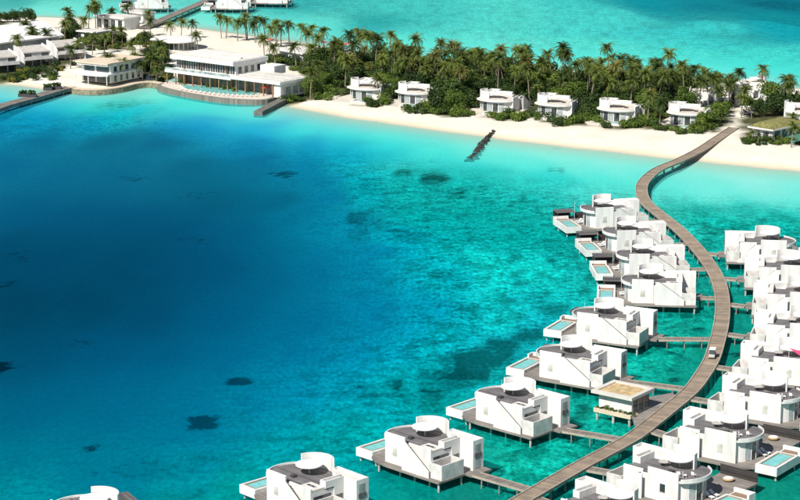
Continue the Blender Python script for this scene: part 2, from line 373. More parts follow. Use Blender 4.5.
WP = np.array([at2(*p) for p, _ in WATER])
def grade(p, c):
    r, g, b = c
    if g < 145: g, b = g * 0.955, b * 0.96                      # the deep bay leans to teal
    w = 1.2 if p[0] > 450 and p[1] > 255 else 1.0             # bright sand floor between the villas
    return (min(255, r + (16 if w > 1 else 0)), min(235, g * w), min(232, b * w))
WATER_G = [(p, grade(p, c)) for p, c in WATER]
WC = np.array([lin(c) / np.interp(c[1], (80, 150, 215), (1.75, 1.27, 1.20)) for _, c in WATER_G])
WD = WP[:, 1] * 1.0
Q = P2 + np.stack([(fbm(P2[:, 0], P2[:, 1], 40, 21) - 0.5) * 26, (fbm(P2[:, 0], P2[:, 1], 40, 31) - 0.5) * 40], 1)
num = np.zeros((len(P2), 3)); den = np.zeros(len(P2))
for p, c, dist in zip(WP, WC, WD):
    sx_ = dist * 0.021; sy_ = dist * 0.058
    w = 1.0 / (0.18 + ((Q[:, 0] - p[0]) / sx_) ** 2 + ((Q[:, 1] - p[1]) / sy_) ** 2) ** 1.9
    num += w[:, None] * c; den += w
TINT = num / den[:, None]
num = np.zeros((len(P2), 3)); den = np.zeros(len(P2))            # the open bay changes slowly: a broader average
for p, c, dist in zip(WP, WC, WD):
    w = np.exp(-0.5 * (((P2[:, 0] - p[0]) / (dist * 0.034)) ** 2 + ((P2[:, 1] - p[1]) / (dist * 0.095)) ** 2)) + 1e-9
    num += w[:, None] * c; den += w
SMOOTH = num / den[:, None]; kd = np.clip((0.24 - SMOOTH.mean(1)) / 0.12, 0, 1)[:, None] * 0.58
TINT = TINT * (1 - kd) + SMOOTH * kd * 0.83
# pale water over the shallows next to the sand
shal = np.exp(-np.clip(-SD, 0, None) / 10.0)[:, None]
TINT = TINT * (1 - shal) + shal * np.array([0.40, 0.56, 0.49])
lum = TINT.mean(1)
# reef patches: (pixel, half-width px, half-height px, strength)
REEF = [(403, 171, 8, 2.6, 1), (432, 175, 18, 5.5, 1), (459, 191, 8, 2.6, .8), (283, 174, 11, 3.2, .5), (358, 218, 8, 6, .7), (375, 210, 12, 4, .5), (380, 216, 10, 4, .4), (422, 220, 8, 2.3, .7), (412, 234, 8, 2.6, .6), (395, 231, 12, 3, .5), (340, 190, 9, 2, .3),
        (236, 382, 11, 4.5, .9), (200, 424, 19, 6, 1), (88, 449, 9, 4, .7), (0, 367, 10, 5, .7), (250, 421, 7, 2.5, .5), (135, 179, 17, 3, .35), (10, 286, 14, 5, .35), (22, 258, 20, 6, .3), (210, 196, 30, 7, .2), (75, 344, 12, 5, .25), (200, 240, 20, 4, .25),
        (397, 385, 5, 5, .8), (379, 365, 6, 3, .4), (365, 388, 22, 4, .5), (423, 374, 8, 3.5, .9), (430, 394, 12, 6, .8), (394, 396, 5, 3, .6), (478, 358, 26, 12, 1), (452, 374, 24, 6, .9), (498, 340, 9, 5, .9), (470, 372, 20, 8, .8), (505, 352, 16, 8, .8), (528, 336, 22, 7, .7), (560, 306, 14, 5, .5),
        (426, 281, 5, 2, .6), (500, 345, 20, 7, .6), (536, 298, 9, 3, .9), (526, 310, 6, 5, .5), (545, 308, 12, 3, .6), (552, 259, 8, 3, .6), (587, 277, 6, 2, .7), (510, 206, 5, 2, .5), (500, 225, 6, 2, .4), (555, 148, 6, 1.4, .3), (436, 160, 8, 2, .3), (440, 154, 8, 2, .25), (556, 168, 5, 1.5, .5),
        (150, 470, 60, 9, .3), (195, 492, 16, 8, .4), (700, 321, 6, 2, .8), (697, 330, 7, 2.2, .9), (685, 359, 7, 2.4, .9), (674, 370, 8, 3, .9), (736, 354, 8, 2, .7), (672, 380, 8, 3, .7), (584, 409, 7, 3.5, .8), (576, 416, 9, 5, .9), (544, 478, 7, 3, .9), (567, 466, 8, 3.2, .9), (586, 455, 9, 3.2, .9), (583, 408, 8, 3, .7),
        (655, 300, 14, 7, .4), (727, 195, 8, 1.5, .4), (690, 206, 30, 5, .3), (740, 208, 26, 4, .25), (375, 16, 34, 5, .25), (730, 36, 40, 4, .4), (760, 42, 30, 4, .3), (660, 24, 30, 3, .3), (700, 8, 70, 5, .25), (785, 6, 40, 6, .35), (560, 20, 26, 3, .15), (430, 430, 30, 5, .25), (300, 480, 20, 8, .3), (260, 494, 16, 6, .5), (490, 455, 30, 7, .35), (520, 470, 14, 4, .35), (790, 470, 20, 8, .4), (330, 440, 14, 4, .25), (360, 410, 20, 4, .3), (380, 425, 14, 3, .25), (115, 104, 20, 4, .35), (140, 100, 14, 3, .25), (415, 300, 40, 14, .12), (340, 270, 40, 8, .15), (480, 215, 50, 14, .16)]
CORAL = np.zeros(len(P2))
jit = (fbm(P2[:, 0], P2[:, 1], 7, 51) - 0.5) * 2.0 + (fbm(P2[:, 0], P2[:, 1], 3.5, 61) - 0.5) * 1.1
for (px, py, rx, ry, s) in REEF:
    s = min(1.15, s + .28) if s >= .5 else s + .08
    c = at2(px, py); ex = at2(px + rx, py)[0] - c[0]; ey = abs(at2(px, py - ry)[1] - at2(px, py + ry)[1]) / 2
    r = np.sqrt(((P2[:, 0] - c[0]) / ex) ** 2 + ((P2[:, 1] - c[1]) / ey) ** 2) + jit * 0.9
    CORAL = np.maximum(CORAL, s * np.clip((1.25 - r) / 0.55, 0, 1))
# ground height: sand above the water, a shelf that deepens, lagoon floor by how dark the water is
deep = np.clip((0.30 - lum) / 0.24, 0, 1) ** 1.3
ZT = np.where(SD > 0, 1.45 * (1 - np.exp(-np.clip(SD, 0, None) / 11.0)), -np.minimum(-SD * 0.05, 0.75) - deep * 9.0 * np.clip(-SD / 60, 0, 1))
ZT += np.where(SD > 8, (fbm(P2[:, 0], P2[:, 1], 14, 71) - 0.5) * 0.35, 0) + np.where(SD < -15, (fbm(P2[:, 0], P2[:, 1], 9, 81) - 0.5) * 0.25, 0)

WEED = np.clip((-SD - 34) / 40, 0, 1) * (1 - deep) ** 2 * np.where(P2[:, 1] > 760, 0.5, 1.0)
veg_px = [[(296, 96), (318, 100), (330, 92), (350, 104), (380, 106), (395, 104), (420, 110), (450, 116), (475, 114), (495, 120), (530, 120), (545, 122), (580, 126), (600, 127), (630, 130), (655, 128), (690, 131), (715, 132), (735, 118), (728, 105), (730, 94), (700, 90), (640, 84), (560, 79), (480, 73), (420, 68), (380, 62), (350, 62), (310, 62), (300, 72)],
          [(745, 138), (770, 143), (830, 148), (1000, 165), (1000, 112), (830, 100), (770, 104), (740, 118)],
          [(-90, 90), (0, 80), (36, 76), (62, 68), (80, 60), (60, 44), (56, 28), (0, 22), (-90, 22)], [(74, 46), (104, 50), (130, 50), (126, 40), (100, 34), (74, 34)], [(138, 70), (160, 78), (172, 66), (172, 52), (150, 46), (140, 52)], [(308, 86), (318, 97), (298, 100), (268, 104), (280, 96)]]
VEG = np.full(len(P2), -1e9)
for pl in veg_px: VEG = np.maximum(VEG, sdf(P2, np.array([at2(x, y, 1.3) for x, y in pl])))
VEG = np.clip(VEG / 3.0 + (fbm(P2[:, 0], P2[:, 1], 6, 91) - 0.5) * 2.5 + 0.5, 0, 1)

def sheet(name, Z, attrs, mat):
    nx, ny = len(gx), len(gy); me = bpy.data.meshes.new(name)
    me.vertices.add(len(P2)); co = np.column_stack([P2, Z]).astype(np.float32); me.vertices.foreach_set('co', co.ravel())
    i, j = np.meshgrid(np.arange(nx - 1), np.arange(ny - 1)); a = (j * nx + i).ravel()
    q = np.stack([a, a + 1, a + 1 + nx, a + nx], 1).astype(np.int32)
    me.loops.add(q.size); me.loops.foreach_set('vertex_index', q.ravel())
    me.polygons.add(len(q)); me.polygons.foreach_set('loop_start', np.arange(0, q.size, 4, dtype=np.int32))
    me.update(calc_edges=True)
    me.polygons.foreach_set('use_smooth', np.ones(len(q), bool))
    for k, v in attrs.items():
        if v.ndim == 1:
            at_ = me.attributes.new(k, 'FLOAT', 'POINT'); at_.data.foreach_set('value', v.astype(np.float32))
        else:
            at_ = me.attributes.new(k, 'FLOAT_COLOR', 'POINT'); at_.data.foreach_set('color', np.column_stack([v, np.ones(len(v))]).astype(np.float32).ravel())
    me.materials.append(mat); o = bpy.data.objects.new(name, me); COL.objects.link(o); return tag(o, kind='structure')

def reef_factor(nt, pos, amount=1.15):
    """crisp broken edges: the patch field pushed through noise"""
    ca = N(nt, 'ShaderNodeAttribute', attribute_name='coral'); wd = N(nt, 'ShaderNodeAttribute', attribute_name='weed')
    nz = N(nt, 'ShaderNodeTexNoise', Scale=0.42, Detail=7.0, Roughness=0.72); nt.links.new(pos, nz.inputs[0])
    a = N(nt, 'ShaderNodeMath', operation='MULTIPLY_ADD'); nt.links.new(nz.outputs[0], a.inputs[0]); a.inputs[1].default_value = 4.0; a.inputs[2].default_value = -2.05
    g_ = N(nt, 'ShaderNodeMath', operation='GREATER_THAN'); nt.links.new(ca.outputs['Fac'], g_.inputs[0]); g_.inputs[1].default_value = 0.01
    b_ = N(nt, 'ShaderNodeMath', operation='MULTIPLY'); nt.links.new(a.outputs[0], b_.inputs[0]); nt.links.new(g_.outputs[0], b_.inputs[1])
    c_ = N(nt, 'ShaderNodeMath', operation='ADD'); nt.links.new(ca.outputs['Fac'], c_.inputs[0]); nt.links.new(b_.outputs[0], c_.inputs[1])
    m_ = N(nt, 'ShaderNodeMapRange'); m_.interpolation_type = 'SMOOTHSTEP'; nt.links.new(c_.outputs[0], m_.inputs[0]); m_.inputs[1].default_value = 0.10; m_.inputs[2].default_value = 0.80
    sc_ = N(nt, 'ShaderNodeMath', operation='MULTIPLY'); nt.links.new(m_.outputs[0], sc_.inputs[0])
    lo = N(nt, 'ShaderNodeMapRange'); nt.links.new(ca.outputs['Fac'], lo.inputs[0]); lo.inputs[1].default_value = 0.0; lo.inputs[2].default_value = 0.75; lo.inputs[3].default_value = 0.15; nt.links.new(lo.outputs[0], sc_.inputs[1])
    # scattered small heads where weed grows
    n5 = N(nt, 'ShaderNodeTexNoise', Scale=0.16, Detail=6.0, Roughness=0.7); nt.links.new(pos, n5.inputs[0])
    m5 = N(nt, 'ShaderNodeMapRange'); m5.interpolation_type = 'SMOOTHSTEP'; nt.links.new(n5.outputs[0], m5.inputs[0]); m5.inputs[1].default_value = 0.50; m5.inputs[2].default_value = 0.57; m5.inputs[4].default_value = 0.75
    w5 = N(nt, 'ShaderNodeMath', operation='MULTIPLY'); nt.links.new(m5.outputs[0], w5.inputs[0]); nt.links.new(wd.outputs['Fac'], w5.inputs[1])
    mx = N(nt, 'ShaderNodeMath', operation='MAXIMUM'); nt.links.new(sc_.outputs[0], mx.inputs[0]); nt.links.new(w5.outputs[0], mx.inputs[1])
    n6 = N(nt, 'ShaderNodeTexNoise', Scale=0.5, Detail=5.0, Roughness=0.6); nt.links.new(pos, n6.inputs[0])
    m6 = N(nt, 'ShaderNodeMapRange'); m6.interpolation_type = 'SMOOTHSTEP'; nt.links.new(n6.outputs[0], m6.inputs[0]); m6.inputs[1].default_value = 0.56; m6.inputs[2].default_value = 0.61; m6.inputs[4].default_value = 0.85
    w6 = N(nt, 'ShaderNodeMath', operation='MULTIPLY'); nt.links.new(m6.outputs[0], w6.inputs[0]); nt.links.new(wd.outputs['Fac'], w6.inputs[1])
    mx2 = N(nt, 'ShaderNodeMath', operation='MAXIMUM'); nt.links.new(mx.outputs[0], mx2.inputs[0]); nt.links.new(w6.outputs[0], mx2.inputs[1])
    return mx2.outputs[0], wd.outputs['Fac']
def ground_mat():
    m, nt, b = nodes('sand_and_reef')
    L = nt.links; g = N(nt, 'ShaderNodeNewGeometry'); sx = N(nt, 'ShaderNodeSeparateXYZ'); L.new(g.outputs['Position'], sx.inputs[0])
    n1 = N(nt, 'ShaderNodeTexNoise', Scale=0.09, Detail=6.0); L.new(g.outputs['Position'], n1.inputs[0])
    n2 = N(nt, 'ShaderNodeTexNoise', Scale=0.8, Detail=6.0); L.new(g.outputs['Position'], n2.inputs[0])
    n3 = N(nt, 'ShaderNodeTexNoise', Scale=0.42, Detail=8.0, Roughness=0.72); L.new(g.outputs['Position'], n3.inputs[0])
    sand = ramp(nt, n1.outputs[0], [(0.3, (0.61, 0.555, 0.455)), (0.7, (0.73, 0.69, 0.60))])
    sand = mixc(nt, 0.35, sand, ramp(nt, n2.outputs[0], [(0.3, (0.50, 0.45, 0.365)), (0.7, (0.79, 0.745, 0.66))]))
    # damp band at the waterline
    mr = N(nt, 'ShaderNodeMapRange'); L.new(sx.outputs['Z'], mr.inputs[0]); mr.inputs[1].default_value = 0.0; mr.inputs[2].default_value = 0.6
    sand = mixc(nt, mr.outputs[0], (0.60, 0.50, 0.33), sand)
    mw = N(nt, 'ShaderNodeMapRange'); L.new(sx.outputs['Z'], mw.inputs[0]); mw.inputs[1].default_value = 0.04; mw.inputs[2].default_value = 0.24
    sand = mixc(nt, mw.outputs[0], (0.47, 0.43, 0.34), sand)
    # soil and leaf litter under the trees
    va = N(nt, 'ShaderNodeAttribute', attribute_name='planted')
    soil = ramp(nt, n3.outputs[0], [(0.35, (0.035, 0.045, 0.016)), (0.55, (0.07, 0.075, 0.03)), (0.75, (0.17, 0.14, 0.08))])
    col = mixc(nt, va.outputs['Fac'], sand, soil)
    # lagoon floor: sand broken by weed and rubble
    bed = ramp(nt, n3.outputs[0], [(0.36, (0.13, 0.14, 0.11)), (0.45, (0.40, 0.39, 0.33)), (0.56, (0.70, 0.67, 0.58)), (0.70, (0.90, 0.88, 0.80))])
    mg = N(nt, 'ShaderNodeMapping'); L.new(g.outputs['Position'], mg.inputs[0]); mg.inputs['Scale'].default_value = (1.0, 0.42, 1.0)
    n4 = N(nt, 'ShaderNodeTexNoise', Scale=1.1, Detail=4.0, Roughness=0.65); L.new(mg.outputs[0], n4.inputs[0])
    bed = mixc(nt, 1.0, bed, ramp(nt, n4.outputs[0], [(0.36, (0.42, 0.46, 0.46)), (0.64, (1.45, 1.45, 1.4))]), 'MULTIPLY')
    reef, weed = reef_factor(nt, g.outputs['Position'])
    bed = mixc(nt, weed, (0.66, 0.63, 0.55), bed)
    bed = mixc(nt, reef, bed, (0.06, 0.065, 0.045))
    mr2 = N(nt, 'ShaderNodeMapRange'); L.new(sx.outputs['Z'], mr2.inputs[0]); mr2.inputs[1].default_value = -0.9; mr2.inputs[2].default_value = -0.1
    col = mixc(nt, mr2.outputs[0], bed, col)
    L.new(col, b.inputs['Base Color']); b.inputs['Roughness'].default_value = 0.9; b.inputs['Specular IOR Level'].default_value = 0.1
    bp = N(nt, 'ShaderNodeBump', Strength=0.5, Distance=0.25); L.new(n2.outputs[0], bp.inputs['Height']); L.new(bp.outputs[0], b.inputs['Normal'])
    return m
def water_mat():
    m, nt, b = nodes('lagoon_water'); L = nt.links; nt.nodes.remove(b)
    g = N(nt, 'ShaderNodeNewGeometry')
    ta = N(nt, 'ShaderNodeAttribute', attribute_name='tint'); tr = N(nt, 'ShaderNodeAttribute', attribute_name='through'); sc = N(nt, 'ShaderNodeAttribute', attribute_name='murk')
    mp = N(nt, 'ShaderNodeMapping'); L.new(g.outputs['Position'], mp.inputs[0]); mp.inputs['Rotation'].default_value = (0, 0, R(24)); mp.inputs['Scale'].default_value = (0.9, 1.0, 1.0)
    w1 = N(nt, 'ShaderNodeTexNoise', Scale=0.8, Detail=4.0, Roughness=0.6); L.new(mp.outputs[0], w1.inputs[0])
    w2 = N(nt, 'ShaderNodeTexNoise', Scale=0.11, Detail=3.0); L.new(mp.outputs[0], w2.inputs[0])
    ad = N(nt, 'ShaderNodeMath', operation='MULTIPLY_ADD'); L.new(w2.outputs[0], ad.inputs[0]); ad.inputs[1].default_value = 0.6; L.new(w1.outputs[0], ad.inputs[2])
    bp = N(nt, 'ShaderNodeBump', Strength=0.22, Distance=0.3); L.new(ad.outputs[0], bp.inputs['Height'])
    mot = N(nt, 'ShaderNodeTexNoise', Scale=0.42, Detail=8.0, Roughness=0.75); L.new(g.outputs['Position'], mot.inputs[0])
    mg = N(nt, 'ShaderNodeMapping'); L.new(g.outputs['Position'], mg.inputs[0]); mg.inputs['Scale'].default_value = (1.0, 0.42, 1.0)
    mo2 = N(nt, 'ShaderNodeTexNoise', Scale=1.25, Detail=4.0, Roughness=0.65); L.new(mg.outputs[0], mo2.inputs[0])
    reef, weed = reef_factor(nt, g.outputs['Position'])
    grain = mixc(nt, 1.0, ramp(nt, mo2.outputs[0], [(0.34, (0.46, 0.50, 0.53)), (0.66, (1.62, 1.58, 1.52))]), ramp(nt, mot.outputs[0], [(0.30, (0.66, 0.68, 0.70)), (0.70, (1.34, 1.32, 1.30))]), 'MULTIPLY')
    wf = N(nt, 'ShaderNodeMapRange'); L.new(weed, wf.inputs[0]); wf.inputs[3].default_value = 0.12
    grain = mixc(nt, wf.outputs[0], (1, 1, 1), grain)
    dark = mixc(nt, reef, (1, 1, 1), (0.22, 0.25, 0.27))
    tcol = mixc(nt, 1.0, mixc(nt, 1.0, ta.outputs['Color'], grain, 'MULTIPLY'), dark, 'MULTIPLY')
    df = N(nt, 'ShaderNodeBsdfDiffuse'); L.new(tcol, df.inputs[0]); L.new(bp.outputs[0], df.inputs['Normal'])
    tp = N(nt, 'ShaderNodeBsdfTransparent'); L.new(tr.outputs['Color'], tp.inputs[0])
    body = N(nt, 'ShaderNodeMixShader'); L.new(sc.outputs['Fac'], body.inputs[0]); L.new(tp.outputs[0], body.inputs[1]); L.new(df.outputs[0], body.inputs[2])
    gl = N(nt, 'ShaderNodeBsdfGlossy', Roughness=0.12); L.new(bp.outputs[0], gl.inputs['Normal'])
    fr = N(nt, 'ShaderNodeFresnel', IOR=1.33); L.new(bp.outputs[0], fr.inputs['Normal'])
    fm = N(nt, 'ShaderNodeMath', operation='MULTIPLY'); L.new(fr.outputs[0], fm.inputs[0]); fm.inputs[1].default_value = 0.022
    out = N(nt, 'ShaderNodeMixShader'); L.new(fm.outputs[0], out.inputs[0]); L.new(body.outputs[0], out.inputs[1]); L.new(gl.outputs[0], out.inputs[2])
    L.new(out.outputs[0], nt.nodes['Material Output'].inputs[0]); return m
sheet('ground', ZT, {'planted': VEG, 'coral': CORAL, 'weed': WEED}, ground_mat())
murk = np.clip(0.35 + deep * 0.58, 0, 0.93) * (1 - shal[:, 0] * 0.85)
through = np.clip(np.sqrt(TINT / np.array([0.62, 0.60, 0.52])), 0.0, 1.0)
sheet('water', np.zeros(len(P2)), {'tint': TINT, 'through': through, 'murk': murk, 'coral': CORAL, 'weed': WEED}, water_mat())

def ground_z(x, y):
    i = min(max(np.searchsorted(gx, x), 1), len(gx) - 1); j = min(max(np.searchsorted(gy, y), 1), len(gy) - 1)
    return float(ZT[j * len(gx) + i])

# ------------------------------------------------------------------ the villa (overwater on piles, or on the beach)
D = 1.8                                             # deck level above the water
def make_villa(w1, m, land=False, dark_window=False):
    t = empty('beach_villa' if land else 'overwater_villa')
    B = lambda mb, name, mat, parent=t, **k: mb.build(name, mat, parent, m=m, **k)
    R_ = m < 0
    deck = [(-3.42, 0.2), (-1.6, -0.9), (1.5, -1.35), (13.7, -1.35), (13.7, 4.95), (15.2, 4.95), (15.2, 9.7), (9, 9.9), (1.4, 10.8), (1.4, 15.0), (-6.5, 15.0), (-6.5, 10.9), (-3.42, 10.9)]
    if R_: deck[8:13] = [(3.4, 10.5), (3.6, 12.8), (3.9, 17.6), (-3.6, 17.6), (-3.6, 12.6), (-3.42, 10.9)]
    if land:
        deck = [(-7.0, -0.2), (-4, -1.6), (11.5, -1.4), (13.9, 0), (13.9, 9.9), (-3.5, 10.9), (-7.6, 9.0)]
        B(MB().prism(deck, 0.5, D), 'terrace', 'terrace_stone')
    else:
        B(MB().prism(deck, D - 0.32, D), 'deck', 'deck_wood')
        for (x, y) in [(-3.0, 0.9), (-0.8, -0.6), (3.4, 0.2), (6.8, 0.2), (10.2, 0.2), (13.3, -0.9), (13.3, 4.4), (14.8, 9.2), (10.5, 9.4), (6, 9.6), (1.0, 10.4), (0.9, 14.5), *([(3.4, 17.1), (-3.1, 17.1), (-3.1, 13)] if R_ else [(-6.0, 14.5), (-6.0, 11.3), (-2.6, 14.5)]), (-6.9, 1.1), (-6.9, 8.0), (-3.1, 8.6), (2.5, 4), (8, 4)]:
            B(MB().tube((x, y, -3.2), (x, y, D - 0.31 if x > -5 or y > 10 else 0.94), 0.19, n=8), 'pile', 'pile_white')
    # plunge pool with its white walls, rim and built-in lounge
    px0, px1, py0, py1 = -7.4, -3.45, 0.4, 8.5
    if land: px0, px1, py0, py1 = -6.3, -2.6, 1.2, 5.6
    zt = 2.42 if not land else 2.2
    pb = MB().walls([(px0, py0), (px1, py0), (px1, py1), (px0, py1)], 0.42, 0.95, zt); pb.box(px0 + 0.42, px1 - 0.42, py0 + 0.42, py1 - 0.42, 0.95, 1.2)
    B(pb, 'pool_basin', 'white_render')
    B(MB().walls([(px0 + .425, py0 + .425), (px1 - .425, py0 + .425), (px1 - .425, py1 - .425), (px0 + .425, py1 - .425)], 0.28, 1.3, zt + 0.015), 'pool_rim', 'coping')
    B(MB().box(px0 + .71, px1 - .71, py0 + .71, py1 - .71, 1.21, zt - 0.12), 'pool_water', 'pool_water')
    if not land:
        B(MB().walls([(px0, 8.56), (-3.5, 8.56), (-3.5, 10.85), (px0, 10.85)], 0.3, 0.95, 2.15).box(px0, -3.5, 10.5, 10.85, 2.15, 2.95).box(px0, px0 + .35, 8.9, 10.5, 2.15, 2.95), 'lounge_surround', 'white_render')
        B(MB().box(px0 + .36, -3.81, 8.87, 10.49, 1.0, 2.3), 'lounge_cushion', 'cushion', bevel=0.08)
        # slatted pergola and screen behind the lounge
        if not R_:
            for (x, y) in ((-6.1, 11.4), (-1.7, 11.4), (-6.1, 14.6), (-1.7, 14.6)):
                B(MB().box(x - .07, x + .07, y - .07, y + .07, D, 3.6), 'pergola_post', 'metal_dark')
            pg = MB().box(-6.3, -1.5, 11.2, 11.36, 3.6, 3.8).box(-6.3, -1.5, 14.64, 14.8, 3.6, 3.8)
            for k in range(20): pg.box(-6.3 + k * .243, -6.3 + k * .243 + .15, 11.36, 14.64, 3.63, 3.77)
            B(pg, 'pergola_roof', 'roof_timber')
            B(MB().box(-6.05, -1.8, 14.68, 14.78, D, 3.5), 'privacy_screen', 'screen_timber')
            B(MB().box(-1.4, 1.2, 12.3, 12.4, D, 3.4), 'privacy_screen', 'screen_timber')
            B(MB().tube((-2.2, 9.6, D), (-2.2, 9.6, 6.6), 0.035, n=6), 'lamp_mast', 'metal_pale')
        else: B(MB().box(-3.5, 3.7, 17.45, 17.55, D, 3.5), 'privacy_screen', 'screen_timber')
    # rooms: one mass under the roof terrace, its pool side a curve
    cx, cy, rg, rt = 2.9, 4.3, 4.35, 5.25
    arc = [(cx + rg * math.cos(R(a)), cy + rg * math.sin(R(a))) for a in range(230, 119, -6)]
    mass = arc + [(7.0, 9.0), (10.6, 9.0), (10.6, 0.3), (0.3, 0.3)]
    B(MB().prism(mass, D + .002, 5.5), 'room_wall', 'white_render')
    for a0 in (212, 194, 176, 158, 140):            # curved glazing, five bays
        w = B(MB().ring(cx, cy, rg - .05, rg + .05, a0 - 15.5, a0, 3, D + .1, 4.9), 'window', 'glass_dark' if a0 in (194, 158) else 'glass_pale')
        B(MB().ring(cx, cy, rg - .05, rg + .12, a0 - 16.8, a0 - 15.5, 1, D + .05, 5.0), 'mullion', 'white_render', w)
    tarc = [(cx + rt * math.cos(R(a)), cy + rt * math.sin(R(a))) for a in range(232, 119, -4)]
    B(MB().prism(tarc + [(3.0, 9.1), (9.4, 9.1), (9.4, 0.32), (0.32, 0.32)], 5.5, 5.78), 'roof_slab', 'white_render')
    tin = [(cx + (rt - .2) * math.cos(R(a)), cy + (rt - .2) * math.sin(R(a))) for a in range(232, 119, -4)]
    B(MB().prism(tin + [(3.0, 8.9), (7.0, 8.9), (7.0, 6.7), (9.4, 6.7), (9.4, 3.05), (7.2, 3.05), (7.2, 0.36), (0.36, 0.36)], 5.785, 5.86), 'roof_deck', 'terrace_stone' if land else 'roof_timber')
    B(MB().ring(cx, cy, rt - .19, rt + .003, 232, 120, 28, 5.782, 6.16), 'parapet', 'white_render')
    # tall near wall with its window, lower wall beside it
    wh = 7.0
    B(MB().box(0, w1, 0, 0.3, D + .001, wh), 'facade_wall', 'white_render', bevel=0.03)
    wn_ = B(MB().box(w1 * .5 - .5, w1 * .5 + .5, -.04, .1, 3.4, 4.75), 'window', 'glass_dark' if dark_window else 'blind_pale')
    B(MB().box(w1 * .5 - .6, w1 * .5 + .6, -.08, -.002, 3.28, 3.38), 'sill', 'white_roof', wn_)
    B(MB().box(w1 + .9, 10.6, 0.003, .297, D + .001, 6.35).box(w1, w1 + .9, .1, .29, D, 5.78), 'facade_wall', 'white_render', bevel=0.02)
    # outside stair up to the roof
    x0s, x1s = w1 + .35, 11.0
    st = MB(); ns = 15
    for k in range(ns):
        xa = x1s - (x1s - x0s - .9) * (k + 1) / ns; xb = x1s - (x1s - x0s - .9) * k / ns
        st.box(xa, xb, -0.86, -0.003, D + .001, D + (5.8 - D) * (k + 1) / ns)
    B(st, 'stair', 'stair_grey')
    bh = .12 if R_ else .95
    B(MB().xz([(x0s, D + .001), (x1s + .1, D + .001), (x1s + .1, D + .35 + bh), (x0s + .9, 5.8 + bh), (x0s, 5.8 + bh)], -1.02, -0.87), 'stair_wall', 'white_render')
    if not R_: B(MB().xz([(x1s + .1, D + .36 + bh), (x0s + .9, 5.81 + bh), (x0s + .9, 5.9 + bh), (x1s + .1, D + .45 + bh)], -1.0, -0.89), 'edge_shade_strip', 'metal_dark')  # dark strip added along the stair wall to draw its shaded edge line
    # flat roof over the bathroom with a skylight
    B(MB().box(7.25, 10.58, .30, 2.98, 5.5, 5.84 if R_ else 6.05), 'bathroom_roof', 'roof_timber' if R_ else 'white_roof')
    if not R_: sk = B(MB().box(8.0, 9.9, 1.2, 1.95, 6.05, 6.2), 'skylight', 'white_roof'); B(MB().box(8.1, 8.9, 1.28, 1.87, 6.2, 6.215).box(9.0, 9.8, 1.28, 1.87, 6.2, 6.215), 'pane', 'glass_dark', sk)
    # outdoor bath court
    B(MB().walls([(10.62, -.45), (13.55, -.45), (13.55, 4.75), (10.62, 4.75)], .22, D - .3 if not land else .6, 4.35), 'court_wall', 'grey_marble' if not land else 'white_render')
    B(MB().box(10.9, 13.3, -.2, 4.5, D + .004, D + .02), 'court_floor', 'deck_wood')
    B(MB().box(10.6, 10.66, .6, 4.2, D + .03, 4.9), 'glass_door', 'glass_dark')
    B(MB().lathe(12.1, 1.6, [(.5, D + .02), (.75, D + .6), (.68, D + .6), (.45, D + .12)], 14), 'bathtub', 'white_fabric')
    # entrance wing round the back
    wing = [(9.42, 3.0), (10.75, 3.0), (10.75, 6.8), (13.7, 6.8), (13.7, 9.32), (6.6, 9.32), (6.6, 8.0), (9.42, 6.9)]
    B(MB().walls(wing, .24, 5.79, 6.95), 'wing_parapet', 'white_render')
    B(MB().prism([(9.46, 3.04), (10.71, 3.04), (10.71, 6.84), (13.66, 6.84), (13.66, 9.28), (6.64, 9.28), (6.64, 8.04), (9.46, 6.94)], 5.79, 6.5), 'wing_roof', 'white_roof')
    B(MB().prism([(10.62, 4.77), (10.75, 4.77), (10.75, 6.803), (13.697, 6.803), (13.697, 9.317), (10.62, 9.317)], D + .003, 5.788), 'wing_wall', 'white_render')
    w = B(MB().box(13.66, 13.72, 7.25, 8.6, D + .2, 6.2), 'window', 'glass_pale')
    B(MB().box(13.7, 13.8, 7.15, 8.7, 4.0, 4.75), 'louvre', 'roof_timber', w)
    B(MB().box(10.74, 10.79, 5.1, 6.5, D + .02, 4.3), 'door', 'glass_dark')
    # curved screen wall and round canopy on the roof terrace
    B(MB().ring(4.5, 5.9, 3.05, 3.3, 176, 46, 26, 5.79, 8.45), 'curved_wall', 'white_render')
    cn = B(MB().lathe(3.7, 5.7, [(.4, 7.26), (1.9, 7.2), (2.18, 7.36), (2.18, 7.5), (1.4, 7.62), (.2, 7.68)], 40), 'canopy', 'white_fabric')
    B(MB().tube((3.7, 5.7, 5.86), (3.7, 5.7, 7.26), .09, n=8), 'canopy_post', 'metal_pale', cn)
    B(MB().box(2.9, 3.7, 2.4, 3.2, 5.86, 6.25), 'planter', 'metal_dark')
    return t
def place_villa(src, px, py, z, local, ang, m, label, group, kind='villa', sc=(1, 1, 1)):
    o = copy_tree(src); o.scale = sc; local = (local[0] * sc[0], local[1] * sc[1])
    p = at(px, py, z); U = Vector((math.cos(ang), math.sin(ang), 0)); V = Vector((-U.y, U.x, 0))
    q = p - U * local[0] * m - V * local[1]
    o.location = (q.x, q.y, 0); o.rotation_euler = (0, 0, ang); tag(o, label, kind, group); return o
def villa_point(o, x, y, m, z=0.0):
    a = o.rotation_euler.z; U = Vector((math.cos(a), math.sin(a), 0)); V = Vector((-U.y, U.x, 0))
    q = Vector(o.location) + U * x * m * o.scale.x + V * y * o.scale.y; q.z += z; return q

protoL = make_villa(4.6, 1); protoR = make_villa(5.9, -1); protoD = make_villa(5.9, -1, dark_window=True); protoB = make_villa(4.6, 1, land=True)
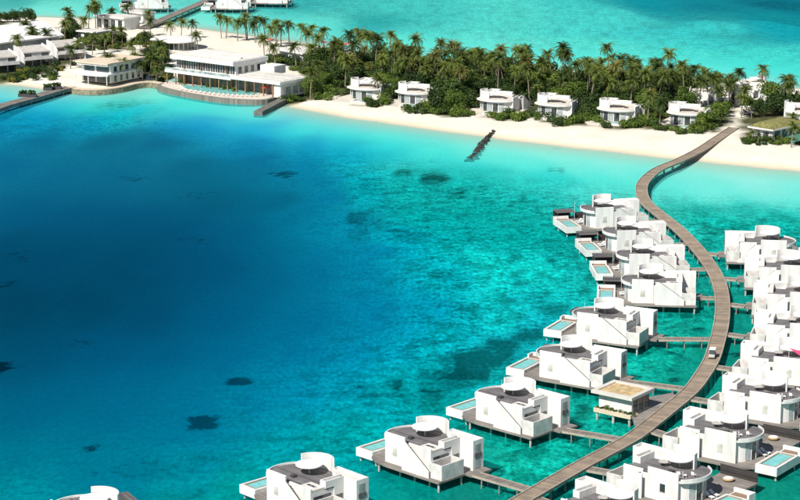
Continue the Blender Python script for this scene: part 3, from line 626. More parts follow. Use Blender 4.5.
# walkway side that faces the bay, from the beach outwards: corner of the tall wall at roof height
LEFT = [(596, 208, 14), (617.3, 230.8, 9), (629.5, 254.2, 3), (632, 279.4, -6), (577, 312, -27), (539.6, 350.4, -32), (476, 391.5, -43), (385, 431.6, -45), (266.4, 469, -47), (50, 499.5, -62)]
RIGHT = [(761, 240, -6), (781, 265, -9), (790, 292, -12), (790, 323, -16), (773.6, 356.4, -22), (749.6, 390.8, -30), (704.6, 427.6, -36), (647.6, 466.3, -42), (584, 502, -46)]
villasL, villasR = [], []
for i, (x, y, a) in enumerate(LEFT):
    villasL.append(place_villa(protoL, x, y, 7.0, (0, 0), R(a), 1, f'white overwater villa, {ORD[i]} from the beach on the bay side of the walkway', 'white overwater villas along the walkway'))
for i, (x, y, a) in enumerate(RIGHT):
    villasR.append(place_villa(protoD if i == 7 else protoR, x, y, 7.0, (5.9, 0), R(a), -1, f'white overwater villa, {ORD[i]} from the beach on the outer side of the walkway', 'white overwater villas along the walkway'))
# beach villas: middle of the curved front at ground level
BEACH = [(355, 103.5, 66), (404, 108, 67), (487, 116, 67), (546, 120.5, 68), (609, 126, 68), (680, 130, 69)]
villasB = []
BL = ['nearest the big pool restaurant', 'second from the big pool restaurant', 'just inland of the dark rock groyne', 'second along from the rock groyne', 'third along from the rock groyne', 'beside the foot of the walkway']
for i, (x, y, a) in enumerate(BEACH):
    villasB.append(place_villa(protoB, x, y, 1.0, (-5.5, 4.6), R(a), 1, f'white round-fronted beach villa {BL[i]}', 'white villas behind the beach', sc=(1.12, 1.42, .9)))
BACK = [(703, 107, 258, 'among palms on the far shore, behind the last beach villa'), (728, 103, 262, 'on the far shore behind the parked white cart'), (799, 125, 80, 'beside the green court on the far shore'), (752, 97, 262, 'on the far shore behind the round leafy tree')]
for i, (x, y, a, l) in enumerate(BACK):
    o = place_villa(protoB, x, y, 1.0, (4, 4.6), R(a), 1, 'white villa ' + l, 'white villas on the far shore'); villasB.append(o)
FARW = [(142, 8.5, 10, 'where the far jetty leaves the island'), (222, 8.5, -4, 'beyond the far jetty above the beach palms'), (262, 3, -4, 'farther out beyond the far jetty')]
for i, (x, y, a, l) in enumerate(FARW):
    place_villa(protoL, x, y, 1.8, (2, 0), R(a), 1, 'white overwater villa ' + l, 'villas off the far shore')
def remove_tree(o):
    for c in list(o.children): remove_tree(c)
    KIDS.pop(o.name, None)
    bpy.data.objects.remove(o)
for pz in (protoL, protoR, protoD, protoB): remove_tree(pz)

# ------------------------------------------------------------------ the walkway and its piers
WALK = [(470, 530), (523, 499), (580, 466), (629, 439.6), (648, 425.8), (664, 413), (690, 391), (703, 374), (711.5, 359.5), (716.5, 344), (720.5, 328), (722.5, 310), (721, 290), (714.5, 272.5), (703, 255.4), (691, 241.4), (678, 228.4), (659, 213.4), (646, 202), (641.5, 191), (644.4, 181), (657.5, 169.6), (680, 160), (701, 149.2), (716, 139.4), (734, 127.5)]
wp = [at(x, y, 2.05 if i < 22 else [1.95, 1.85, 1.7, 1.62][i - 22]) for i, (x, y) in enumerate(WALK)]
path = smooth_path(wp, 8)
wk = empty('boardwalk', tuple(path[0])); wk.location.z = 0
def under(o, parent):
    o.parent = parent; o.matrix_parent_inverse = parent.matrix_world.inverted()
bpy.context.view_layer.update()
def rib(name, p, l, r, z0, z1, mat, parent):
    off = Vector(parent.location); return ribbon(name, [q - off for q in p], l, r, z0, z1, mat, parent)
rib('walking_deck', path, -1.38, 1.38, -.3, 0, 'board_walk', wk)
rib('kerb', path, -1.6, -1.382, -.32, .16, 'kerb_wood', wk); rib('kerb', path, 1.382, 1.6, -.32, .16, 'kerb_wood', wk)
acc = 0
for i in range(1, len(path) - 22):
    acc += (path[i] - path[i - 1]).length
    if acc > 4.6:
        acc = 0; tdir = (path[i + 1] - path[i - 1]).normalized(); nr = Vector((tdir.y, -tdir.x, 0))
        for s in (-1.15, 1.15):
            q = path[i] + nr * s - Vector(wk.location); MB().tube((q.x, q.y, -3.0), (q.x, q.y, path[i].z - .3), .15, n=7).build('pile', 'pile_grey', wk)
tag(wk, 'long curved timber boardwalk on piles winding from the beach between the villas', 'boardwalk')

JL = [(657, 221), (688, 244), (705, 269.5), (715, 298), (710, 339.5), (677, 387), (618, 440), (523, 490), None, None]
JR = [(708, 252.5), (722, 277.5), (729, 304), (728, 334), (716, 366), (691, 399.5), (652, 430), (596, 469), (545, 497)]
def make_pier(a, b, label, w=0.95):
    d = (b - a).normalized(); t = empty('pier', (a.x, a.y, 0)); off = Vector((a.x, a.y, 0))
    p = [a - off + (b - a) * k / 6 for k in range(7)]
    ribbon('pier_deck', p, -w, w, -.26, 0, 'pier_boards', t); ribbon('kerb', p, -w - .12, -w - .002, -.28, .1, 'kerb_wood', t); ribbon('kerb', p, w + .002, w + .12, -.28, .1, 'kerb_wood', t)
    nr = Vector((d.y, -d.x, 0)); L = (b - a).length; n = max(1, int(L / 3.2))
    for k in range(n):
        for s in (-.8, .8):
            q = p[0] + d * (L * (k + .5) / n) + nr * s; MB().tube((q.x, q.y, -3), (q.x, q.y, a.z - .25), .13, n=7).build('pile', 'pile_grey', t)
    tag(t, label, 'pier', 'short piers off the walkway')
def nearest(q): return min(path, key=lambda p: (p - q).length)
for side, vs, J, m in (('bay', villasL, JL, 1), ('outer', villasR, JR, -1)):
    for i, (v, j) in enumerate(zip(vs, J)):
        e = villa_point(v, 15.15, 6.0, m, 1.86)
        if j is None:
            if i > 8: continue
            g = villa_point(v, 33, 6, m, 1.86)
        else: g = at(j[0], j[1], 1.86)
        c = nearest(g) if j else g
        c = Vector((c.x, c.y, 1.86)); c = c + (e - c).normalized() * 1.62
        make_pier(c, e, f'grey timber pier from the walkway to the {ORD[i]} {side}-side villa from the beach')

# ------------------------------------------------------------------ things on the decks
def one(mb_parts, name):
    """a small thing that is one mesh"""
    mb = MB()
    for f in mb_parts: f(mb)
    return mb
lg = MB().box(0, 1.35, -.33, .33, .28, .4); lg.xz([(1.35, .28), (2.0, .75), (1.95, .85), (1.3, .4)], -.33, .33)
for x in (.15, 1.5):
    for y in (-.27, .27): lg.box(x - .03, x + .03, y - .03, y + .03, 0, .3)
proto_lounger = lg.build('sun_lounger', 'white_fabric')
def place(proto, p, rz, label, cat, group):
    o = copy_tree(proto); o.location = p; o.rotation_euler = (0, 0, rz); tag(o, label, cat, group); return o
for side, vs, m in (('bay', villasL, 1), ('outer', villasR, -1)):
    for i, v in enumerate(vs):
        if side == 'bay' and i == 9: continue
        for k, (x, y) in enumerate(((-2.6, 6.2), (-2.6, 7.6))):
            place(proto_lounger, villa_point(v, x, y, m, D), v.rotation_euler.z + (0.3 if m > 0 else math.pi - .3) + k * .1, f'white sun lounger on the pool deck of the {ORD[i]} {side}-side villa from the beach', 'lounger', f'loungers on {ORD[i]} {side}-side villa deck')
# woven hanging daybeds under the pergolas, roof tables and chairs on the outer row
dbd = empty('daybed'); MB().lathe(0, 0, [(.5, .05), (.95, .25), (1.0, .45), (.8, .5)], 18).build('basket', 'woven', dbd); MB().lathe(0, 0, [(.75, .45), (.78, .58), (.3, .62)], 16).build('cushion', 'white_fabric', dbd)
tbl = empty('roof_table'); MB().lathe(0, 0, [(.85, .70), (.9, .74), (.85, .78)], 22).build('table_top', 'concrete', tbl); MB().lathe(0, 0, [(.35, 0), (.12, .1), (.12, .69), (.2, .70)], 12).build('pedestal', 'metal_dark', tbl)
chs = empty('roof_chair'); MB().box(-.3, .3, -.3, .3, .36, .46).build('seat', 'white_fabric', chs); MB().box(-.3, .3, .26, .34, .46, .9).build('backrest', 'white_fabric', chs)
for (x, y) in ((-.25, -.25), (.25, -.25), (-.25, .25), (.25, .25)): MB().box(x - .025, x + .025, y - .025, y + .025, 0, .36).build('leg', 'metal_pale', chs)
for i, v in enumerate(villasR):
    if 0 < i < 9:
        place(dbd, villa_point(v, 0.6, 15.2, -1, D), 0.3 * i, f'round woven daybed on the rear deck of the {ORD[i]} outer-side villa', 'daybed', 'woven daybeds on villa decks')
    if i >= 3:
        place(tbl, villa_point(v, 6.0, 4.6, -1, 5.86), 0, f'round grey table on the roof terrace of the {ORD[i]} outer-side villa', 'table', 'tables on villa roof terraces')
        for k, (x, y) in enumerate(((.4, 2.3), (-.6, 3.4), (1.4, 2.0))):
            place(chs, villa_point(v, x, y, -1, 5.86), v.rotation_euler.z + 2.2 + k * .8, f'white armchair on the roof terrace of the {ORD[i]} outer-side villa', 'chair', f'chairs on {ORD[i]} outer roof terrace')
v = villasR[4]; sq = at(793.5, 352.5, 8.0)
sail = empty('shade_sail', (sq.x, sq.y, 5.862), v.rotation_euler.z)
sm = MB(); a_, b_, c_ = (-1.0, .8, 2.7), (2.4, .2, 2.3), (2.0, -.7, 1.5)
sm.v += [a_, b_, c_] + [(x, y, z - .05) for x, y, z in (a_, b_, c_)]; sm.f += [(0, 1, 2), (5, 4, 3), (0, 3, 4, 1), (1, 4, 5, 2), (2, 5, 3, 0)]
sm.build('sail_cloth', 'pink_cloth', sail)
for q in (a_, b_, c_): MB().tube((q[0], q[1], 0), q, .05, n=6).build('pole', 'metal_pale', sail)
tag(sail, 'bright pink shade sail on the roof of the fifth outer-side villa', 'shade sail')
for pz in (proto_lounger, tbl, chs, dbd): remove_tree(pz)

def make_cart(name='golf_cart'):
    t = empty(name)
    MB().xz([(-1.35, .35), (1.4, .35), (1.45, .75), (.85, .95), (.55, .55), (-.5, .55), (-.6, .85), (-1.35, .85)], -.6, .6).build('body', 'concrete', t, bevel=.04)
    MB().box(-1.2, .8, -.64, .64, 1.82, 1.92).build('roof', 'white_fabric', t, bevel=.03)
    for (x, y) in ((-1.1, -.55), (-1.1, .55), (.7, -.55), (.7, .55)): MB().tube((x, y, .8), (x * .98, y, 1.83), .035, n=6).build('roof_post', 'metal_pale', t)
    MB().box(-.45, .1, -.55, .55, .56, .82).box(-.55, -.42, -.55, .55, .82, 1.25).build('seat', 'metal_dark', t)
    MB().quad((.95, -.55, .95), (.95, .55, .95), (.72, .55, 1.8), (.72, -.55, 1.8)).build('windscreen', 'glass_dark', t)
    for (x, y) in ((-.9, -.55), (-.9, .55), (.95, -.55), (.95, .55)):
        w = MB().tube((x, y - .09, .24), (x, y + .09, .24), .24, n=14).build('wheel', 'rubber', t); MB().tube((x, y - .1, .24), (x, y + .1, .24), .11, n=10).build('rim', 'metal_pale', w)
    return t
cp = at(712, 357, 2.06); cn_ = min(range(len(path)), key=lambda i: (path[i] - cp).length); td = path[cn_ - 1] - path[cn_ + 1]
cart = make_cart(); cart.location = path[cn_] + Vector((0, 0, .004)); cart.rotation_euler = (0, 0, math.atan2(td.y, td.x)); cart.scale = (.95, .95, .95)
tag(cart, 'white golf cart with flat roof driving along the curved boardwalk', 'golf cart', 'carts')
cart2 = make_cart(); q = at(746, 115, 1.4); cart2.location = (q.x, q.y, ground_z(q.x, q.y)); cart2.rotation_euler = (0, 0, R(10)); cart2.scale = (1.5, 1.5, 1.4)
tag(cart2, 'white cart parked on the sand track behind the end of the walkway', 'golf cart', 'carts')

# ------------------------------------------------------------------ overwater service pavilion with planted edge
pa = at(593.5, 409, 2.0); pb_ = at(630.5, 417, 2.0); dr = (pb_ - pa); L = dr.length; ang = math.atan2(dr.y, dr.x)
pv = empty('pavilion', (pa.x, pa.y, 0), ang); W = 7.4
MB().box(0, L, 0, W, 1.5, 2.0).build('deck', 'tan_roof', pv)
MB().box(.5, L - .4, 1.0, W - .6, 2.0, 5.0).build('room_wall', 'white_render', pv)
MB().walls([(-.5, -.2), (L + .3, -.2), (L + .3, W + .3), (-.5, W + .3)], .9, 5.0, 5.55).build('roof_edge', 'white_roof', pv)
MB().box(.4, L - .6, .7, W - .6, 5.0, 5.35).build('gravel_roof', 'gravel_roof', pv)
for k in range(3):
    w = MB().box(L - .41, L - .34, 1.5 + k * 1.9, 2.9 + k * 1.9, 2.2, 4.5).build('window', 'glass_dark', pv); MB().box(L - .42, L - .3, 2.9 + k * 1.9, 3.02 + k * 1.9, 2.1, 4.6).build('mullion', 'metal_dark', w)
for (x, y) in ((.5, .5), (L / 2, .5), (L - .5, .5), (.5, W - .5), (L / 2, W - .5), (L - .5, W - .5)): MB().tube((x, y, -3), (x, y, 1.5), .24, n=8).build('pile', 'pile_white', pv)
MB().box(0, L, 0, .75, 2.0, 2.25).build('planter', 'tan_roof', pv)
tag(pv, 'overwater pavilion with tan gravel roof and planted edge beside the walkway', 'pavilion')
dk = [at2(630, 409, 1.9), at2(634, 424, 1.9), at2(645, 427, 1.9), at2(680, 398, 1.9), at2(672, 393, 1.9), at2(650, 397, 1.9), at2(638, 402, 1.9)]
pd = MB().prism(dk, 1.66, 1.95).build('pavilion_deck', 'deck_wood'); tag(pd, 'dark timber apron deck linking the gravel-roofed pavilion with the walkway', 'deck')
for p in (dk[0], dk[1], dk[5]): MB().tube((p[0] + .5, p[1] + .4, -3), (p[0] + .5, p[1] + .4, 1.66), .18, n=7).build('pile', 'pile_white', pd)

# ------------------------------------------------------------------ island buildings
def frame_from(pa, pb, z):
    """origin and angle of a front wall seen from pixel pa to pixel pb at height z"""
    a, b = at(*pa, z), at(*pb, z); d = b - a
    return a, math.atan2(d.y, d.x), d.length
# pool restaurant: two-storey hall, low wing, terrace, pool
a, ang, L = frame_from((172, 54), (233, 61.5), 11.6)
rs = empty('pool_restaurant', (a.x, a.y, 0), ang); W = 17.0; G = 1.6
MB().box(.6, L - .3, 1.6, W, 6.6, 10.0).build('upper_wall', 'white_render', rs)
MB().box(-.6, L + .4, -.5, W + .6, 10.0, 11.4).build('roof', 'white_render', rs, bevel=.06)
MB().box(-.2, L, -.1, W + .2, 11.4, 11.55).box(3, L - 2, 6, 7.2, 11.55, 12.0).box(.3, L - .5, 3.0, 3.25, 11.55, 11.75).box(.3, L - .5, 10.5, 10.75, 11.55, 11.75).box(.3, L - .5, 13.6, 13.85, 11.55, 11.75).build('roof_covering', 'white_roof', rs)
nb = 12; bw = (L - 1.2) / nb
for k in range(nb):
    w = MB().box(.75 + k * bw, .75 + (k + 1) * bw - .3, 1.5, 1.62, 6.9, 9.5).build('window', 'glass_dark', rs); MB().box(.75 + (k + .5) * bw - .2, .75 + (k + .5) * bw - .1, 1.44, 1.52, 6.9, 9.5).build('mullion', 'white_render', w)
for k in (1, 3, 6): MB().box(.5 + k * 4.0, .62 + k * 4.0, .9, 1.5, 6.7, 9.6).build('timber_fin', 'wood_warm', rs)
for k in range(4): MB().box(L - .31, L - .24, 3.0 + k * 3.2, 4.6 + k * 3.2, 7.1, 9.2).build('window', 'glass_dark', rs)
MB().box(-1.2, L + 1.0, -2.6, W, 5.6, 6.55).build('balcony', 'white_render', rs)
MB().box(-1.0, L + .5, -2.5, -2.4, 6.55, 7.3).build('balustrade', 'glass_pale', rs)
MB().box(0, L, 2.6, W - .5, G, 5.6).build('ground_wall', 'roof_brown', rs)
LW = L + 23.0; WW = 13.0
MB().box(L + 1.02, LW, -2.4, WW, 6.0, 7.0).build('wing_roof', 'white_render', rs, bevel=.05)
MB().box(L + 1.5, LW - .5, -1.9, WW - .5, 7.0, 7.12).box(L + 2, LW - 1, 1.0, 1.3, 7.12, 7.35).box(L + 2, LW - 1, 5.0, 5.3, 7.12, 7.35).build('wing_roof_covering', 'white_roof', rs)
MB().box(L + .02, LW - .4, 2.4, WW - .4, G, 6.0).box(LW - 3.4, LW - .4, -1.6, 2.4, G, 6.0).build('wing_wall', 'white_render', rs)
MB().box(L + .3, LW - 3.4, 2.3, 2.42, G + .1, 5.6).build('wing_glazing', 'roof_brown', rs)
for k in range(3): MB().box(LW - .41, LW - .34, 1.0 + k * 3.6, 3.4 + k * 3.6, G + .8, 5.0).build('window', 'glass_pale', rs)
MB().box(L + .6, L + 7, 13.1, 19, 6.2, 9.0).build('stair_core', 'white_render', rs)
for k in range(13):
    x = -.6 + k * (LW - 3.0) / 12; MB().box(x - .16, x + .16, -2.2, -1.85, G, 5.6 if x < L + 1 else 6.0).build('column', 'wood_warm', rs)
for k in range(6):
    x = 3 + k * 7.2; MB().box(x, x + 1.5, 1.8, 2.58, G, 5.3).build('timber_panel', 'wood_warm', rs)
tag(rs, 'long white two-storey restaurant with flat roof and glazed balcony behind the swimming pool', 'building')
tpx = [(170, 81), (161, 83), (158, 85.5), (168, 89), (186, 92.8), (205, 96), (228, 98.8), (262, 100), (278, 96.5), (292, 91), (284, 88), (256, 89), (232, 86)]
tp_ = [at2(x, y, 1.6) for x, y in tpx]
ter = MB().prism(tp_, -1.5, 1.6).build('pool_terrace', 'terrace_stone'); tag(ter, 'curved raised stone terrace round the restaurant swimming pool', 'terrace')
rimp = [Vector((*at2(x, y, 1.6), 1.6)) for x, y in tpx[1:9]]
ribbon('timber_edge', smooth_path(rimp, 4), -1.1, .25, -3.4, .03, 'pier_boards', ter)
pw = [(178, 84.8), (184, 89.2), (205, 92.9), (232, 95.6), (257, 96), (264, 91.6), (228, 87.8), (204, 85.8)]
sp = empty('swimming_pool', at(220, 93, 1.6)); o0 = Vector(sp.location)
def loc_poly(pts, z): return [(at(x, y, z).x - o0.x, at(x, y, z).y - o0.y) for x, y in pts]
MB().prism(loc_poly(pw, 1.6), .02, .1).build('coping', 'white_roof', sp)
cpt = np.mean(loc_poly(pw, 1.6), axis=0); MB().prism([tuple(cpt + (np.array(q) - cpt) * .93) for q in loc_poly(pw, 1.6)], .1, .115).build('pool_water', 'pool_water', sp)
tag(sp, 'long kidney-shaped turquoise swimming pool on the restaurant terrace', 'pool')
lgp = MB().box(0, 1.5, -.4, .4, .25, .42); lgp.xz([(1.5, .25), (2.1, .8), (2.05, .9), (1.45, .42)], -.4, .4); lgp.box(.1, .2, -.35, .35, 0, .25).box(1.4, 1.5, -.35, .35, 0, .25)
plg = lgp.build('pool_lounger', 'rose_cloth'); plg.scale = (.72, .72, .72)
for k in range(17):
    t_ = k / 16; x = 181 + 76 * t_; y = 91.0 + 6.4 * math.sin(t_ * 1.75) - .5
    p = at(x, y, 1.64); c = place(plg, (p.x, p.y, 1.64), R(100) + .5 * (t_ - .5), 'rose-cushioned pool lounger in the row along the outer edge of the restaurant terrace', 'lounger', 'loungers along the restaurant pool')
remove_tree(plg)
def make_parasol(name, mat, h=2.5, r=1.5):
    t = empty(name); MB().lathe(0, 0, [(r, h), (r * .5, h + .38), (.06, h + .6)], 8).build('canopy', mat, t); MB().tube((0, 0, 0), (0, 0, h + .5), .04, n=6).build('pole', 'metal_pale', t); MB().lathe(0, 0, [(.3, 0), (.3, .08), (.1, .12)], 10).build('base', 'concrete', t); return t
prs = make_parasol('parasol', 'red_cloth'); prw = make_parasol('parasol', 'rose_cloth', 2.4, 1.7)
for k, (x, y) in enumerate([(263, 91), (268, 93), (272, 91.5), (266, 95), (274, 94.5)]):
    p = at(x, y, 1.6); place(prs if k % 2 else prw, (p.x, p.y, 1.6), 0, 'red parasol at the walled end of the restaurant terrace' if k % 2 else 'rose pink parasol at the walled end of the restaurant terrace', 'parasol', 'red terrace parasols' if k % 2 else 'pink terrace parasols')
for k, (x, y) in enumerate([(324, 46), (331, 47), (338, 46), (344, 47.5), (349, 46), (335, 49.5), (264, 44), (270, 46)]):
    p = at(x, y, 1.3); place(prs, (p.x, p.y, ground_z(p.x, p.y)), 0, 'red parasol of the beach bar on the far sand beyond the palms', 'parasol', 'red beach bar parasols')
remove_tree(prs); remove_tree(prw)

# low jetty wall of concrete beside the terrace
gq = smooth_path([at(283, 98.5, 1.5), at(272, 104, 1.5), (at(258, 111.5, 1.3))], 5)
gr_ = empty('concrete_jetty', (gq[0].x, gq[0].y, 0)); rib('slab', gq, -1.5, 1.5, -2.6, 0, 'jetty_grey', gr_)
tag(gr_, 'short grey concrete jetty running into the water beside the pool terrace', 'jetty')
# rock groyne
gy0, gy1 = at(493, 131, .7), at(470, 159, 0); gv = empty('rock_groyne', (gy0.x, gy0.y, 0))
rocks = []
for k in range(4):
    bm = bmesh.new(); bmesh.ops.create_icosphere(bm, subdivisions=1, radius=1.0)
    for v_ in bm.verts: v_.co *= random.uniform(.7, 1.2)
    me = bpy.data.meshes.new('stone'); bm.to_mesh(me); bm.free(); me.materials.append(MATS['rock_dark']); rocks.append(me)
dv = gy1 - gy0
for k in range(110):
    t_ = random.random() ** .9; s = random.uniform(.35, .75) * (0.75 + .5 * t_)
    o = bpy.data.objects.new('stone', random.choice(rocks)); COL.objects.link(o); o.parent = gv
    n_ = Vector((dv.y, -dv.x, 0)).normalized() * random.gauss(0, .35 + .5 * t_)
    o.location = dv * t_ + n_ + Vector((0, 0, .75 * (1 - t_) + .25 - n_.length * .25)); o.scale = (s * 1.1, s, s * .75); o.rotation_euler = (random.random() * 6, random.random() * 6, random.random() * 6)
tag(gv, 'dark rock groyne running from the white beach into the shallow water', 'groyne')

# tan-roofed two-storey house behind the sea wall
a, ang, L = frame_from((78, 61), (107.6, 64), 8.6)
hs = empty('tan_roofed_house', (a.x, a.y, 0), ang); W = 20.0
MB().prism([(-.6, -.8), (L + .6, -.8), (L + .8, W), (-.4, W)], 8.2, 8.7).build('roof', 'tan_roof', hs)
MB().box(-.3, L + .3, -.4, W - .4, 7.6, 8.2).build('roof_fascia', 'white_render', hs)
MB().box(0, L, 1.6, W - .8, 4.9, 7.6).build('upper_wall', 'white_render', hs)
MB().box(.3, L, 1.6, W - .8, 1.6, 4.4).build('ground_wall', 'white_render', hs)
bal = [(-.8, 2.0), (-1.0, -1.0), (1.0, -2.6), (L * .5, -3.2), (L - 1, -2.6), (L + .8, -1.0), (L + .9, W - 3), (L + .3, W - 3), (L, 1.6)]
MB().prism(bal, 4.4, 4.95).build('balcony', 'white_render', hs)
MB().box(1.4, L * .45, 1.5, 1.62, 5.3, 7.3).build('window', 'glass_dark', hs); MB().box(L * .52, L - .8, 1.5, 1.62, 5.3, 7.3).build('window', 'glass_dark', hs)
MB().box(1.0, L * .46, 1.5, 1.62, 1.7, 4.2).build('window', 'glass_dark', hs); MB().box(L * .52, L - .6, 1.5, 1.62, 1.7, 4.2).build('window', 'glass_dark', hs)
for k in range(5):
    MB().box(L - .02, L + .06, 3.2 + k * 3.2, 4.8 + k * 3.2, 5.4, 7.2).build('window', 'glass_dark', hs)
    MB().box(L - .02, L + .06, 3.4 + k * 3.2, 4.6 + k * 3.2, 1.9, 4.0).build('window', 'glass_dark', hs)
for x in (-.5, L * .5, L + .4): MB().tube((x, -1.2 if x != L * .5 else -2.7, 1.3), (x, -1.2 if x != L * .5 else -2.7, 4.4), .16, n=8).build('column', 'white_render', hs)
tag(hs, 'white two-storey house with flat tan roof and curved balcony behind the stone sea wall', 'house')
# sea wall, dock, path
sw = smooth_path([at(68, 86.5, 1.6), at(80, 89, 1.6), at(100, 89.5, 1.6), at(120, 87, 1.6), at(135, 83.5, 1.6), at(150, 82, 1.6), at(161, 83.5, 1.6)], 6)
swo = empty('sea_wall', (sw[0].x, sw[0].y, 0)); rib('wall_face', sw, .0, 1.4, -3.4, 0, 'seawall_stone', swo); rib('wall_cap', sw, -1.6, .9, -.1, .14, 'tan_roof', swo)
tag(swo, 'olive stone sea wall with pale cap curving round the tan-roofed house', 'wall')
dkp = smooth_path([at(-60, 118, 1.7), at(-20, 112, 1.7), at(4, 104.5, 1.7), at(30, 97.5, 1.7), at(52, 91, 1.7), at(70, 86.5, 1.7)], 6)
dko = empty('harbour_dock', (dkp[0].x, dkp[0].y, 0)); rib('dock_deck', dkp, -2.3, 2.3, -.5, 0, 'pier_boards', dko); rib('dock_edge', dkp, 2.302, 2.7, -1.0, .12, 'deck_wood', dko)
for k in range(2, len(dkp) - 1, 3):
    tdir = (dkp[k + 1] - dkp[k - 1]).normalized(); nr = Vector((tdir.y, -tdir.x, 0))
    for s in (-2, 2): q = dkp[k] + nr * s - Vector(dko.location); MB().tube((q.x, q.y, -4), (q.x, q.y, 1.3), .25, n=7).build('pile', 'pile_white', dko)
tag(dko, 'grey timber dock closing the small harbour basin beside the sea wall', 'dock')
for k, (x, y) in enumerate([(23, 95), (32, 95.5), (48, 88.5), (57, 87.5)]):
    p = at(x, y + 1.5, 1.7); t = empty('dock_planter', (p.x, p.y, 1.7)); MB().box(-1.5, 1.5, -1.0, 1.0, 0, 1.0).build('box', 'metal_dark', t)
    mb = MB()
    for _ in range(60):
        c = Vector((random.uniform(-1.3, 1.3), random.uniform(-.8, .8), 1.0 + random.random() * 1.1)); u_ = Vector((random.gauss(0, 1), random.gauss(0, 1), random.gauss(0, .6))).normalized() * .3; w_ = u_.orthogonal().normalized() * .25
        mb.quad(tuple(c - u_ - w_), tuple(c + u_ - w_), tuple(c + u_ + w_), tuple(c - u_ + w_))
    mb.build('foliage', 'leaf_dark', t, fix=False); tag(t, 'dark planter box with green bush on the harbour dock', 'planter', 'planters on the dock')

# terrace houses with sloping roofs, left of the bay
def make_townhouse():
    t = empty('terrace_house'); L, W, h = 11.0, 9.5, 6.9
    MB().box(0, L, 1.8, W, 1.2, 6.2).build('wall', 'white_render', t)
    for x in (-.25, L - .15):                        # gable walls that stand above the roof
        n = MB(); n.v += [(x, 0, 1.2), (x, W, 1.2), (x, W, h + 1.5), (x, 3.4, h + .7), (x, 0, 5.4)] + [(x + .4, 0, 1.2), (x + .4, W, 1.2), (x + .4, W, h + 1.5), (x + .4, 3.4, h + .7), (x + .4, 0, 5.4)]
        n.f += [(0, 1, 2, 3, 4), (9, 8, 7, 6, 5)] + [(i, (i + 1) % 5, (i + 1) % 5 + 5, i + 5) for i in range(5)]; n.build('gable_wall', 'white_render', t)
    r = MB(); r.v += [(.15, 1.4, 6.6), (L - .15, 1.4, 6.6), (L - .15, W, h + 1.0), (.15, W, h + 1.0), (.15, 1.4, 6.2), (L - .15, 1.4, 6.2), (L - .15, W, h + .6), (.15, W, h + .6)]
    r.f += [(0, 1, 2, 3), (7, 6, 5, 4), (0, 4, 5, 1), (1, 5, 6, 2), (2, 6, 7, 3), (3, 7, 4, 0)]; r.build('roof', 'roof_grey', t)
    MB().box(.15, L - .15, -.6, 1.8, 3.9, 4.25).box(.15, L - .15, -.6, -.45, 4.25, 5.2).build('balcony', 'white_render', t)
    for k in range(3):
        MB().box(.6 + k * 3.4, 3.5 + k * 3.4, 1.7, 1.82, 4.3, 6.1).build('window', 'glass_dark' if k != 1 else 'glass_pale', t); MB().box(.6 + k * 3.4, 3.5 + k * 3.4, 1.7, 1.82, 1.3, 3.7).build('window', 'glass_dark', t)
    return t
th = make_townhouse()
for k, (x, y) in enumerate([(-43, 80), (-9, 74), (25, 68), (58, 62)]):
    p = at(x, y, 1.2); o = place(th, (p.x, p.y, 0), R(33), 'white terrace house with grey sloping roof, ' + ['hidden end of the row', 'cut by the picture edge beside the harbour lawn', 'middle of the row beside the big white hall', 'end of the row nearest the tan-roofed house'][k], 'house', 'terrace houses with sloping roofs')
remove_tree(th)
# big hall with a white roof behind them
p0, p1, p2 = at(64, 35, 8.5), at(44, 20, 8.5), at(-4, 43.5, 8.5); e1 = p2 - p0; e2 = p1 - p0
hl = empty('white_hall', (p0.x, p0.y, 0)); q0, q1, q2, q3 = (0, 0), (e2.x, e2.y), (e2.x + e1.x * 1.9, e2.y + e1.y * 1.9), (e1.x * 1.9, e1.y * 1.9)
MB().prism([q0, q1, q2, q3], 8.0, 8.5).build('roof', 'white_render', hl)
cc = np.mean([q0, q1, q2, q3], axis=0); qs = [tuple(cc + (np.array(q) - cc) * .94) for q in (q0, q1, q2, q3)]
MB().prism(qs, 1.0, 8.0).build('wall', 'grey_marble', hl)
tag(hl, 'large hall with a broad plain white roof behind the terrace houses', 'building')
# round white pavilion, small flat-roofed buildings
c = at(176, 39, 5.0); rp = empty('round_pavilion', (c.x, c.y, 0)); MB().lathe(0, 0, [(9.6, 4.6), (10.0, 4.75), (10, 5.0), (5, 5.35), (.3, 5.5)], 40).build('roof', 'white_render', rp)
MB().lathe(0, 0, [(7.6, 1.0), (7.6, 4.6)], 32).build('wall', 'white_render', rp)
for k in range(9): MB().ring(0, 0, 7.55, 7.68, 215 + k * 14, 226 + k * 14, 3, 1.8, 4.2).build('window', 'glass_dark', rp)
tag(rp, 'round pavilion with shallow white roof on the far sand', 'pavilion')
def flat_house(name, pa, pb, z, W, label, dark=3, roof='white_roof'):
    a, ang, L = frame_from(pa, pb, z); t = empty(name, (a.x, a.y, 0), ang)
    MB().box(0, L, 0, W, .8, z - .5).build('wall', 'white_render', t); MB().box(-.6, L + .6, -.9, W + .5, z - .5, z).build('roof', 'white_render', t, bevel=.04); MB().box(-.1, L + .1, -.4, W, z, z + .08).build('roof_covering', roof, t)
    for k in range(dark):
        s = L / dark; w = MB().box(k * s + .5, k * s + s * .72, -.06, .05, 1.6, z - 1.3).build('window', 'glass_dark', t); MB().box(k * s + .4, k * s + s * .72 + .1, -.14, -.002, 1.45, 1.6).build('sill', 'white_roof', w)
    tag(t, label, 'building'); return t
flat_house('beach_bar', (280, 49), (303, 53), 5.5, 12, 'low white beach bar with one dark opening between palms on the far sand', 2)
flat_house('white_lodge', (96, 15), (124, 18), 6.5, 9, 'white flat-roofed lodge beside the far jetty', 4)
flat_house('small_white_house', (76, 30), (97, 32), 5.5, 7, 'small white house half hidden by bushes behind the tan roof', 3)
